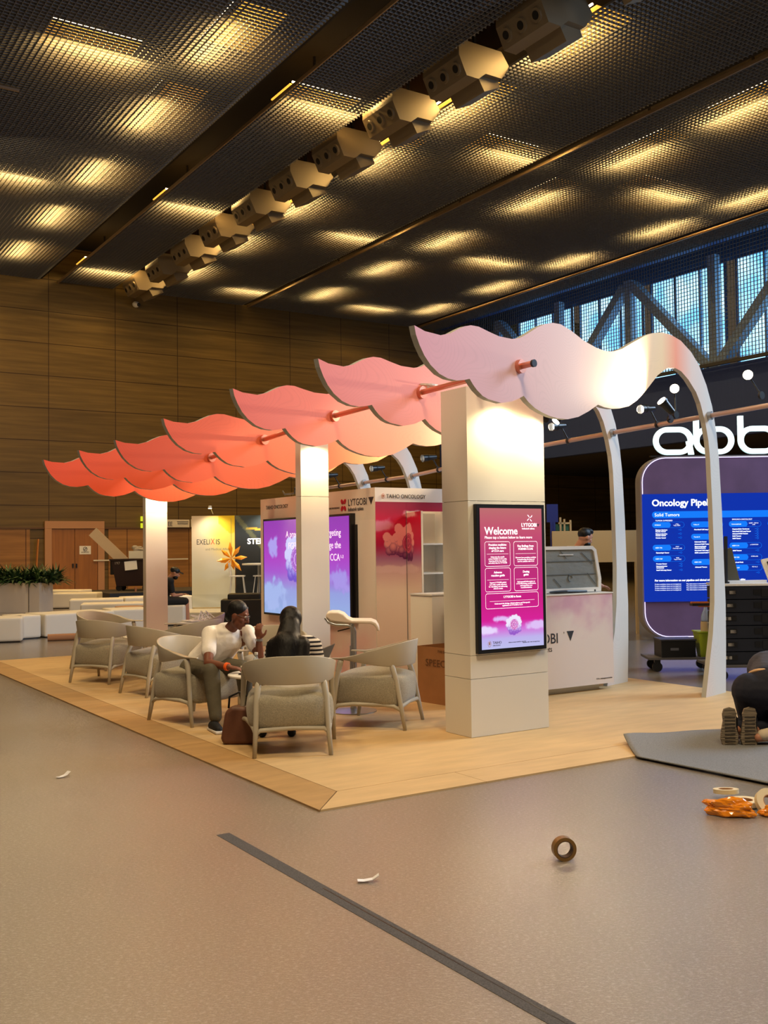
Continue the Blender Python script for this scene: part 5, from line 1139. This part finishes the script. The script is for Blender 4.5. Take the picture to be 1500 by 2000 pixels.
for q, (u_, lb) in enumerate(((.55, 'small arm spotlight on top of the yellow graphic wall'), (1.9, 'small arm spotlight on top of the black graphic wall'))):
    L0 = E0 + er * u_ + nv * .45 + V3(0, 0, 2.62); t = empty('spotlight', L0, 0, lb, 'spotlight', 'booth spotlights')
    MB().cyl((0, 0, 0), (0, 0, .07), .05, .035, 14).build('lamp_head', M_OFFW, t, True); MB().cyl((0, 0, .06), -nv * .45 + V3(0, 0, -.12), .01, n=8).build('arm', M_CHROME, t)
    MB().cyl((0, 0, -.006), (0, 0, 0), .042, n=14).build('lens', M_BULB, t)
    sp = spot('spot_beam', (0, 0, 0), -nv * .4 + V3(0, 0, -1.3), 70, (1, .93, .78), 120, .8, .04); sp.parent = t; sp.location = (0, 0, -.02)
# bar stools and bar table at the stand
def wire_stool(x, y, rz, lab):
    t = empty('bar_stool', (x, y, 0), rz, lab, 'stool')
    MB().box((0, 0, .78), (.38, .36, .03), bev=.01).build('seat', M_WHITE, t); MB().box((-.18, 0, .95), (.03, .34, .34), rot=Matrix.Rotation(-.15, 3, 'Y'), bev=.01).build('backrest', M_WHITE, t)
    for sx_ in (-1, 1):
        for sy in (-1, 1): MB().cyl((sx_ * .14, sy * .14, .77), (sx_ * .23, sy * .21, 0), .011, n=8).build('leg', M_OFFW, t)
    MB().tube([(-.2, -.19, .25), (.2, -.19, .25), (.2, .19, .25), (-.2, .19, .25)], .008, 6, True).build('footrest', M_OFFW, t); return t
p1 = E0 + er * 1.25 + V3(-.35, -.55, .1); wire_stool(p1.x, p1.y, -.5, 'white wire-legged bar stool below the crystal star').location.z = .14
p2 = E0 + er * 1.85 + V3(-.3, -.5, 0); o = wire_stool(p2.x, p2.y, 2.4, 'white bar stool partly hidden by the store room wall'); o.location.z = .14
bt_ = empty('bar_table', E0 + er * 1.78 + V3(-.30, -.47, .09), 0, 'white round bar table in front of the black graphic wall', 'table')
MB().cyl((0, 0, 1.1), (0, 0, 1.14), .42, n=32).build('tabletop', M_WHITE, bt_); MB().cyl((0, 0, 0), (0, 0, 1.1), .035, n=16).build('post', M_CHROME, bt_, True); MB().cyl((0, 0, .0), (0, 0, .02), .28, n=28).build('base', M_CHROME, bt_)
sf = struct('floor_stand', MB().box(E0 + er * 1.2 + V3(-.25, -.42, .045), (4.2, 2.4, .09), rot=Matrix.Rotation(math.atan2(-.54, .841), 3, 'Z')), mat('pale_stand_floor', (186, 178, 158), .4))
bc = MB().box((5.05, 12.0, .33), (.75, .5, .66), rot=Matrix.Rotation(-.5, 3, 'Z'), bev=.04).box((5.1, 12.0, .7), (.6, .4, .12), rot=Matrix.Rotation(-.5, 3, 'Z'), bev=.04).build('black_case', M_BLACK); tag(bc, 'black flight case behind the seated man, left of the store room', 'case')
MB().box((4.9, 11.73, .5), (.3, .02, .04)).build('handle', M_CHROME, bc)

# ================================================================ RIGHT SIDE STAND (abbv)
AR = V3(.841, -.54, 0); AN = V3(.54, .841, 0)   # right, away
A0 = V3(9.56, 6.37, 0)
FAb = frame(A0, AR, (0, 0, 1))
def rr_poly(x0, z0, x1, z1, r, n=10):
    P_ = []
    for cx, cz, a0 in ((x1 - r, z1 - r, 0), (x0 + r, z1 - r, 90), (x0 + r, z0 + r, 180), (x1 - r, z0 + r, 270)):
        for q in range(n + 1): a_ = math.radians(a0 + 90 * q / n); P_.append((cx + r * math.cos(a_), cz + r * math.sin(a_)))
    return P_
ab = empty('led_wall', A0, 0, 'rounded purple stand wall with a blue LED screen and lit edge', 'stand wall')
out = rr_poly(0, .03, 5.0, 3.0, .42)
kid(MB().prism(out, FAb @ Matrix.Translation((0, .02, 0)), .32).build('body', mat('grey_stand_shell', (128, 122, 124), .5), None, True), ab)
kid(MB().prism(rr_poly(.035, .065, 4.965, 2.965, .39), FAb @ Matrix.Translation((0, .0, 0)), .02).build('front_panel', mat('purple_laminate', (98, 74, 112), .6, vary=(3, .12))), ab)
b = MB(); b.tube([FAb @ Vector((x, -.004, z)) for x, z in rr_poly(.03, .06, 4.97, 2.97, .39)], .007, 6, True); kid(b.build('edge_light', mat('violet_edge_light', (255, 255, 255), .5, emit=(206, 190, 255), es=1.1)), ab)
FL = frame(A0 + AR * .02 + V3(0, 0, .63) - AN * .03, AR, (0, 0, 1))
kid(MB().prism([(0, 0), (4.9, 0), (4.9, 1.75), (0, 1.75)], FL, .03).build('led_screen', mat('blue_led', (4, 8, 40), .3, emit=(0, 46, 168), es=1.0)), ab)
M_AZ = mat('azure_led', (0, 60, 120), .4, emit=(0, 118, 246), es=.95); M_LW = mat('white_led', (255, 255, 255), .4, emit=(236, 246, 255), es=1.0); M_NV = mat('navy_led', (2, 6, 30), .4, emit=(2, 22, 92), es=.8)
def ft(s, x, z, size, m=None, **k): kid(text('lettering', s, FL, x, z, size, m or M_LW, None, off=-.006, **k), ab)
ft('Oncology Pipeline', .15, 1.555, .15, bold=.004)
def pill(x0, z0, x1, z1, m, dpt=-.004, name='bar'): kid(MB().prism(rr_poly(x0, z0, x1, z1, (z1 - z0) / 2 - .001, 6), FL @ Matrix.Translation((0, dpt, 0)), .002).build(name, m), ab)
pill(.15, 1.355, 4.75, 1.465, M_AZ); ft('Solid Tumors', .19, 1.385, .075)
ft('TUMOR EXPRESSED', .2, 1.305, .032); ft('IMMUNO-ONCOLOGY', 1.45, 1.31, .032)
cols = [(.15, [(1.2, ('EMRELIS', 'c-Met\nTopo ADC'), ['Platinum Resistant\nOvarian Cancer', 'Platinum Sensitive\nOvarian Cancer', 'Ovarian Cancer']), (.83, ('ABBV-706', 'PTK7\nConverge mAb'), ['Gynecologic Cancer']), (.65, ('ABBV-969', 'SEZ6\nTopo1 ADC'), ['Prostate Cancer', 'Neuroendocrine\nCarcinomas', 'Small Cell Lung Cancer'])]),
        (.78, [(1.2, ('Teliso-V', 'c-Met\nADC'), ['Non-Small Cell Lung Cancer']), (1.0, ('Temab-A', 'c-Met\nTopo1 ADC'), ['Colorectal Cancer', 'Advanced Solid Tumors', 'Gastroesophageal\nAdenocarcinoma', 'Non-Small Cell Lung Cancer', 'EGFR mutated Solid Tumors']), (.59, ('ABBV-303', 'TGFb1\nmAb'), ['Advanced Tumors'])]),
        (1.4, [(1.2, ('Livmoniplimab', 'GARP - TGF-b1\nmAb'), ['Hepatocellular Carcinoma', 'Non-Small Cell Lung Cancer', 'Advanced Solid Tumors', 'Solid Tumors', 'Solid Cancer']), (.85, ('ABBV-514', 'a-CD47/CD3'), ['Solid Tumors']), (.66, ('ABBV-303', 'CCR8 mAb'), ['Head and Neck']), (.49, ('ABBV-727', 'PD1-IL-2'), [''])]),
        (2.03, [(1.2, ('ABBV-383', 'mAb'), ['Multiple Myeloma', 'Solid Tumors']), (.75, ('ABBV-453', 'ADC'), ['AML'])])]
b_ol = MB()
for X0, items in cols:
    for z, (t1_, t2_), rows in items:
        pill(X0, z, X0 + .3, z + .09, M_AZ); kid(MB().prism([(X0 + .2, z + .001), (X0 + .28, z + .001), (X0 + .28, z + .089), (X0 + .2, z + .089)], FL @ Matrix.Translation((0, -.005, 0)), .002).build('bar', M_AZ), ab)
        b_ol.tube([FL @ Vector((x, -.004, zz)) for x, zz in rr_poly(X0, z, X0 + .52, z + .092, .045, 5)], .0025, 4, True)
        ft(t1_, X0 + .04, z + .035, .027); ft(t2_, X0 + .4, z + .05, .024, align='CENTER')
        zz = z - .045
        for r__ in rows:
            ft(r__, X0 + .05, zz, .026, bold=.001); b_ol.tube([FL @ Vector((X0 + .46 + .014 * math.cos(q * .785), -.004, zz + .01 + .014 * math.sin(q * .785))) for q in range(8)], .0025, 4, True)
            b_ol.box(FL @ Vector((X0 + .43, -.004, zz + .01)), (.025, .002, .005), rot=Matrix.Rotation(math.atan2(-.54, .841), 3, 'Z')); zz -= .038 + .026 * r__.count('\n')
kid(b_ol.build('outline', M_AZ), ab)
ft('For more information on our pipeline and clinical trials, please view our booth at abbv', .17, .33, .042, bold=.0015)
for q in range(4): ft('Product candidates shown are investigational', .17, .275 - .032 * q, .026, sx=.9); ft('This information is intended for healthcare professionals only and is subject to change without notice', .68, .275 - .032 * q, .026)
# lit letters: stroke ribbons
lt_ = empty('lit_letters', A0 + V3(0, 0, 3.02), 0, 'white lit abbv letters standing on top of the purple stand wall', 'letters')
M_LET = mat('lit_white_letters', (255, 255, 255), .4, emit=(206, 252, 255), es=.95)
def loop(cx, cz, w_, h_, r, st_=.085):
    o_ = rr_poly(cx, cz, cx + w_, cz + h_, r, 10); i_ = rr_poly(cx + st_, cz + st_, cx + w_ - st_, cz + h_ - st_, r - st_, 10); b = MB(); band(b, o_, i_, FAb @ Matrix.Translation((0, .1, 0)), .06); return b
def letter(b): kid(b.build('letter', M_LET), lt_)
b = loop(.26, 3.03, .66, .46, .23); b.prism([(.80, 3.25), (.885, 3.25), (.925, 3.03), (.84, 3.03)], FAb @ Matrix.Translation((0, .1, 0)), .06); letter(b)
for xb in (.93, 1.66):
    b = loop(xb, 3.03, .66, .46, .23); b.prism([(xb, 3.25), (xb + .085, 3.25), (xb + .085, 3.66), (xb, 3.66)], FAb @ Matrix.Translation((0, .1, 0)), .06); letter(b)
b = MB(); b.prism([(2.4, 3.49), (2.5, 3.49), (2.72, 3.13), (2.94, 3.49), (3.04, 3.49), (2.77, 3.03), (2.67, 3.03)], FAb @ Matrix.Translation((0, .1, 0)), .06); letter(b)
kid(MB().prism([(.2, 3.0), (3.1, 3.0), (3.1, 3.02), (.2, 3.02)], FAb @ Matrix.Translation((0, .08, 0)), .1).build('base_bar', M_BLACK), lt_)

# information desk panels further back
def board(o, w_, z0, z1, lab, m=None, legs=True):
    t = empty('panel_board', o, 0, lab, 'board'); Fb = frame(o, AR, (0, 0, 1))
    kid(MB().prism([(0, z0), (w_, z0), (w_, z1), (0, z1)], Fb, .05).build('panel', m or M_OFFCREAM), t)
    if legs:
        for x_ in (.06, w_ - .1): kid(MB().prism([(x_, 0), (x_ + .05, 0), (x_ + .05, z0), (x_, z0)], Fb, .05).build('leg', m or M_OFFCREAM), t)
    return t
M_OFFCREAM = mat('cream_board', (196, 170, 124), .6)
board(V3(9.28, 8.2, 0), 1.55, 1.26, 1.82, 'long cream board on legs behind the man in black')
board(V3(9.25, 8.3, 0), .2, 1.98, 2.3, 'blue sign panel on a post right of the wide column', mat('royal_blue_sign', (30, 44, 120), .5))
fr1 = empty('wooden_rack', V3(9.6, 8.35, 0), 0, 'pale wooden rack with glass tubes standing behind the cream board', 'rack')
Ff = frame(V3(9.6, 8.35, 0), AR, (0, 0, 1)); b = MB()
for x_, z_ in ((.0, 2.07), (.07, 2.04), (.18, 2.02)): b.prism([(x_, 0), (x_ + .03, 0), (x_ + .03, z_), (x_, z_)], Ff, .05)
b.prism([(-.02, 1.95), (.2, 1.95), (.2, 1.98), (-.02, 1.98)], Ff, .05); kid(b.build('frame', M_OFFCREAM), fr1)
kid(MB().prism([(-.16, 1.83), (.17, 1.83), (.17, 1.95), (-.12, 1.95)], Ff @ Matrix.Translation((0, .06, 0)), .04).build('glass_tubes', mat('teal_glass', (70, 130, 130), .2)), fr1)

# dolly with box, bin, bottle
def dolly(x, y, rz, L, w_, lab):
    t = empty('platform_dolly', (x, y, 0), rz, lab, 'dolly'); MB().box((0, 0, .165), (L, w_, .03), bev=.006).build('deck', mat('grey_plywood', (82, 78, 78), .6), t)
    for sx_ in (-1, 1):
        for sy in (-1, 1): MB().cyl((sx_ * (L / 2 - .12), sy * (w_ / 2 - .08) - .02, .06), (sx_ * (L / 2 - .12), sy * (w_ / 2 - .08) + .02, .06), .06, n=22).box((sx_ * (L / 2 - .12), sy * (w_ / 2 - .08), .12), (.07, .06, .08)).build('wheel', M_BLACK, t, True)
    return t
rz = math.atan2(-.54, .841)
dolly(6.98, 3.38, rz - .06, .85, .5, 'flat wheeled dolly carrying a black box and a green bin')
bkx = empty('black_box', (6.88, 3.36, .18), rz, 'black storage box on the flat dolly', 'box'); MB().box((0, 0, .1), (.42, .34, .2), bev=.01).build('tub', M_BLACK, bkx); MB().box((0, 0, .21), (.44, .36, .02), bev=.006).build('lid', mat('dark_grey_plastic', (50, 50, 56), .4), bkx)
MB().box((-.05, -.175, .1), (.1, .006, .03)).build('badge', mat('grey_badge', (90, 92, 100), .4), bkx)
gb = empty('waste_bin', (7.14, 3.10, .18), rz, 'lime green bin on the flat dolly', 'bin'); b = MB(); taper(b, .16, .16, .24, .24, 0, .30); b.build('tub', mat('lime_plastic', (150, 164, 36), .45), gb)
MB().box((0, 0, .305), (.26, .26, .015)).build('rim', mat('lime_plastic'), gb)
wbt = empty('bottle', (7.10, 3.06, .49), 0, 'clear bottle with beige band standing in the green bin', 'bottle'); MB().lathe([(.055, .01), (.06, .0), (.06, .1), (.055, .12)]).build('beige_band', M_OFFCREAM, wbt, True); MB().lathe([(.055, .12), (.05, .2), (.02, .27), (.018, .3)]).build('clear_body', mat('clear_bottle'), wbt, True)
# stacked black cases
M_CASE = mat('black_navy_case', (24, 28, 40), .45)
dolly(6.98, 2.42, rz, .9, .62, 'dolly under the stack of black cases')
for k in range(6):
    t = empty('equipment_case', (6.95, 2.42, .18 + .148 * k), rz, 'black equipment case, %s in the stack on the dolly' % ['bottom one', 'second from the bottom', 'third from the bottom', 'third from the top', 'second from the top', 'topmost'][k], 'case', 'black cases stacked on the dolly')
    MB().box((0, 0, .072), (.62, .5, .14), bev=.008).build('shell', M_CASE, t); MB().box((-.2, -.254, .08), (.12, .012, .05)).box((.1, -.254, .08), (.08, .012, .06)).build('latch', M_BLACK, t)
    MB().box((-.24 + .03 * (k % 3), -.257, .08), (.07, .006, .035)).build('label_plate', mat('paper_label', (190, 184, 178), .6), t)
    MB().box((.22, -.254, .075), (.14, .014, .1), bev=.004).build('handle_recess', mat('recess_black', (12, 13, 20), .6), t)
MB()
try_ = MB().box((6.95, 2.42, 1.085), (.64, .5, .03), rot=Matrix.Rotation(rz, 3, 'Z'), bev=.008).build('clear_tray', mat('clear_film')); tag(try_, 'clear plastic tray lying on top of the black cases', 'tray')
MB().box((6.95, 2.35, 1.115), (.5, .1, .03), rot=Matrix.Rotation(rz + .2, 3, 'Z'), bev=.006).build('crumpled_wrap', mat('clear_film'), try_)
gp = empty('grey_sheet_panel', (6.82, 2.45, 1.1), rz, 'slanted grey metal panel leaning on the cases', 'panel'); MB().box((.0, .0, .19), (.13, .02, .42), rot=Matrix.Rotation(-.22, 3, 'Y')).build('sheet', mat('olive_grey_metal', (104, 106, 98), .4, metal=.3), gp)
bar_ = MB().box((6.68, 2.4, 1.36), (.03, .03, .56), rot=Matrix.Rotation(.03, 3, 'Y')).build('metal_bar', M_BLACK); tag(bar_, 'thin dark upright bar left of the slanted grey panel', 'bar')
MB().box((6.68, 2.4, 1.1), (.05, .05, .04)).build('foot', M_BLACK, bar_)
ks = empty('touch_kiosk', (7.28, 2.22, 0), rz, 'white tablet kiosk cut by the right edge of the photo', 'kiosk'); MB().box((.05, .0, 1.27), (.3, .035, .26), rot=Matrix.Rotation(-.35, 3, 'X') @ Matrix.Rotation(-.2, 3, 'Y'), bev=.01).build('tablet', M_WHITE, ks)
MB().box((.07, -.025, 1.27), (.24, .01, .2), rot=Matrix.Rotation(-.35, 3, 'X') @ Matrix.Rotation(-.2, 3, 'Y')).build('screen', M_BLACK, ks); MB().box((.05, .02, .6), (.1, .04, 1.2)).box((.05, 0, .01), (.3, .3, .02)).build('stand', M_WHITE, ks)
oc = MB().box((6.48, 2.62, .86), (.2, .12, .03), rot=Matrix.Rotation(rz, 3, 'Z')).build('tool_tray', M_BLACK); tag(oc, 'black and orange tool tray sticking out left of the case stack', 'tray'); MB().box((6.48, 2.62, .88), (.2, .05, .02), rot=Matrix.Rotation(rz, 3, 'Z')).box((6.6, 2.55, .84), (.3, .06, .02), rot=Matrix.Rotation(rz, 3, 'Z')).build('orange_handle', mat('orange_plastic', (196, 104, 50), .5), oc)

# ================================================================ FOREGROUND FLOOR ITEMS
M_CPT = mat('grey_carpet_sheet', (118, 118, 118), .9, vary=(150, .25), bump=(200, .5, (1, 1, 1), .004))
def sheet():
    A = V3(2.62, -.045, 0); Bn = V3(2.66, -1.9, 0); Cn = V3(6.2, -1.6, 0); D = V3(4.6, .25, 0); b = bmesh.new(); n = 40; G = []
    tipc = V3(2.96, .50, 0)
    for j in range(n + 1):
        row = []
        for i in range(n + 1):
            u, v = i / n, j / n   # u: right along, v: near->far
            near = A.lerp(V3(2.35, -2.6, 0), u * .0) 
            e0 = V3(2.60, -.05, 0).lerp(V3(2.72, -2.4, 0), u); e1 = V3(2.93, .40, 0).lerp(V3(5.2, .15, 0), u) + V3(0, .03 * math.sin(u * 9) * (1 - u), 0)
            p = e0.lerp(e1, v); 
            lift = .016 + .08 * math.exp(-(u / .16) ** 2) * v * v * .75 + .02 * math.exp(-((u - .3) / .15) ** 2) * v ** 3
            p.z = lift; row.append(b.verts.new(p))
        G.append(row)
    for j in range(n):
        for i in range(n): b.faces.new((G[j][i], G[j][i + 1], G[j + 1][i + 1], G[j + 1][i]))
    me = bpy.data.meshes.new('carpet_sheet'); b.to_mesh(me); b.free(); me.materials.append(M_CPT); me.polygons.foreach_set('use_smooth', [True] * len(me.polygons))
    o = bpy.data.objects.new('carpet_sheet', me); COL.objects.link(o); s_ = o.modifiers.new('thick', 'SOLIDIFY'); s_.thickness = .008; s_.offset = 1; return o
tag(sheet(), 'loose sheet of grey carpet with a curling corner under the kneeling worker', 'carpet')
# strip of uncovered carpet between the film sheets
stp = MB(); stp.box((-.66, -1.9, .0008), (.075, 3.6, .0016)); stp = stp.build('carpet_strip', mat('dark_carpet_gap', (78, 74, 72), .95, vary=(160, .35))); tag(stp, 'dark strip of bare carpet between two film sheets', 'carpet strip')
MB().box((-.648, -2.4, .0018), (.006, 2.4, .0006)).build('cut_line', M_BLACK, stp)
def ring(name, c, R, r, wd, axis, m, lab, mi=None, cat='tape'):
    b = MB(); a = Vector(axis).normalized(); e1 = a.orthogonal().normalized(); e2 = a.cross(e1); n = 36; V_ = []
    for k, (rr, h_) in enumerate(((R, -wd / 2), (R, wd / 2), (r, wd / 2), (r, -wd / 2))): V_.append([b.b.verts.new(Vector(c) + (e1 * math.cos(2 * PI * q / n) + e2 * math.sin(2 * PI * q / n)) * rr + a * h_) for q in range(n)])
    for k in range(4):
        A_, B_ = V_[k], V_[(k + 1) % 4]
        for q in range(n): b.b.faces.new((A_[q], A_[(q + 1) % n], B_[(q + 1) % n], B_[q]))
    o = b.build(name, m, None, True); tag(o, lab, cat)
    b = MB(); V_ = []
    for rr, h_ in ((r, -wd / 2), (r, wd / 2), (r - .004, wd / 2), (r - .004, -wd / 2)): V_.append([b.b.verts.new(Vector(c) + (e1 * math.cos(2 * PI * q / n) + e2 * math.sin(2 * PI * q / n)) * rr + a * h_) for q in range(n)])
    for k in range(4):
        A_, B_ = V_[k], V_[(k + 1) % 4]
        for q in range(n): b.b.faces.new((A_[q], A_[(q + 1) % n], B_[(q + 1) % n], B_[q]))
    b.build('cardboard_core', mi or M_CARD, o, True); return o
ring('tape_roll', (.535, -1.52, .058), .058, .042, .045, (.44, .90, 0), mat('brown_packing_tape', (124, 92, 44), .3), 'brown packing tape roll standing upright on the floor', mat('dark_core', (70, 50, 34), .6))
ring('tape_roll', (2.16, -1.19, .052), .075, .045, .025, (.05, .1, 1), mat('masking_tape', (214, 196, 156), .6), 'flat tape roll lying behind the other rolls at the right edge')
ring('tape_roll', (2.12, -1.36, .025), .09, .045, .028, (0, 0, 1), mat('masking_tape'), 'flat cream tape roll behind the orange wrapper at the right edge')
ring('tape_roll', (2.13, -1.52, .05), .085, .045, .03, (-.25, -.75, .6), mat('masking_tape'), 'tilted cream tape roll leaning at the right edge of the photo')
def crumple(name, c, rx, ry, rz_, m, lab, seed, ang):
    b = bmesh.new(); bmesh.ops.create_icosphere(b, subdivisions=4, radius=1)
    for v in b.verts:
        p = v.co.copy(); k = 1 + .45 * noise.noise(p * 1.6 + Vector((seed, 0, 0))) + .22 * abs(noise.noise(p * 4 + Vector((0, seed, 0)))) - .05; q = Vector((p.x * rx * k, p.y * ry * k, p.z * rz_ * k)); q.rotate(Matrix.Rotation(ang, 3, 'Z')); v.co = q + Vector(c); v.co.z = max(v.co.z, .002)
    me = bpy.data.meshes.new(name); b.to_mesh(me); b.free(); me.materials.append(m); o = bpy.data.objects.new(name, me); COL.objects.link(o); return tag(o, lab, 'wrapper')
M_ORG = mat('orange_glossy_film', (222, 132, 24), .16, spec=.8)
crumple('crumpled_wrapper', (1.875, -1.43, .04), .15, .065, .055, M_ORG, 'larger crumpled orange plastic wrapper on the floor', 3, -.95)
crumple('crumpled_wrapper', (2.07, -1.60, .025), .08, .04, .035, M_ORG, 'smaller orange wrapper under the tilted tape roll', 8, -.6)
for nm, c_, a_, lab in (('paper_scrap', (-.99, 1.86, .004), .4, 'small white scrap of tape on the carpet at left'), ('paper_scrap', (-.43, -1.24, .004), -.5, 'white curled tape scrap near the middle of the floor')):
    b = MB(); b.tube([(0, 0, .0), (.02, 0, .012), (.045, 0, .02), (.07, 0, .018)], .002, 4)
    b = MB(); P0 = [(-.05, .006), (-.02, .004), (.02, .01), (.05, .03)]
    for (x_, z_), (x2_, z2_) in zip(P0, P0[1:]): b.quad((x_, -.018, z_), (x2_, -.018, z2_), (x2_, .018, z2_), (x_, .018, z_)); b.quad((x_, -.018, z_ - .002), (x2_, -.018, z2_ - .002), (x2_, .018, z2_ - .002), (x_, .018, z_ - .002))
    o = b.build(nm, mat('white_paper')); o.location = c_; o.rotation_euler = (0, 0, a_); tag(o, lab, 'scrap')
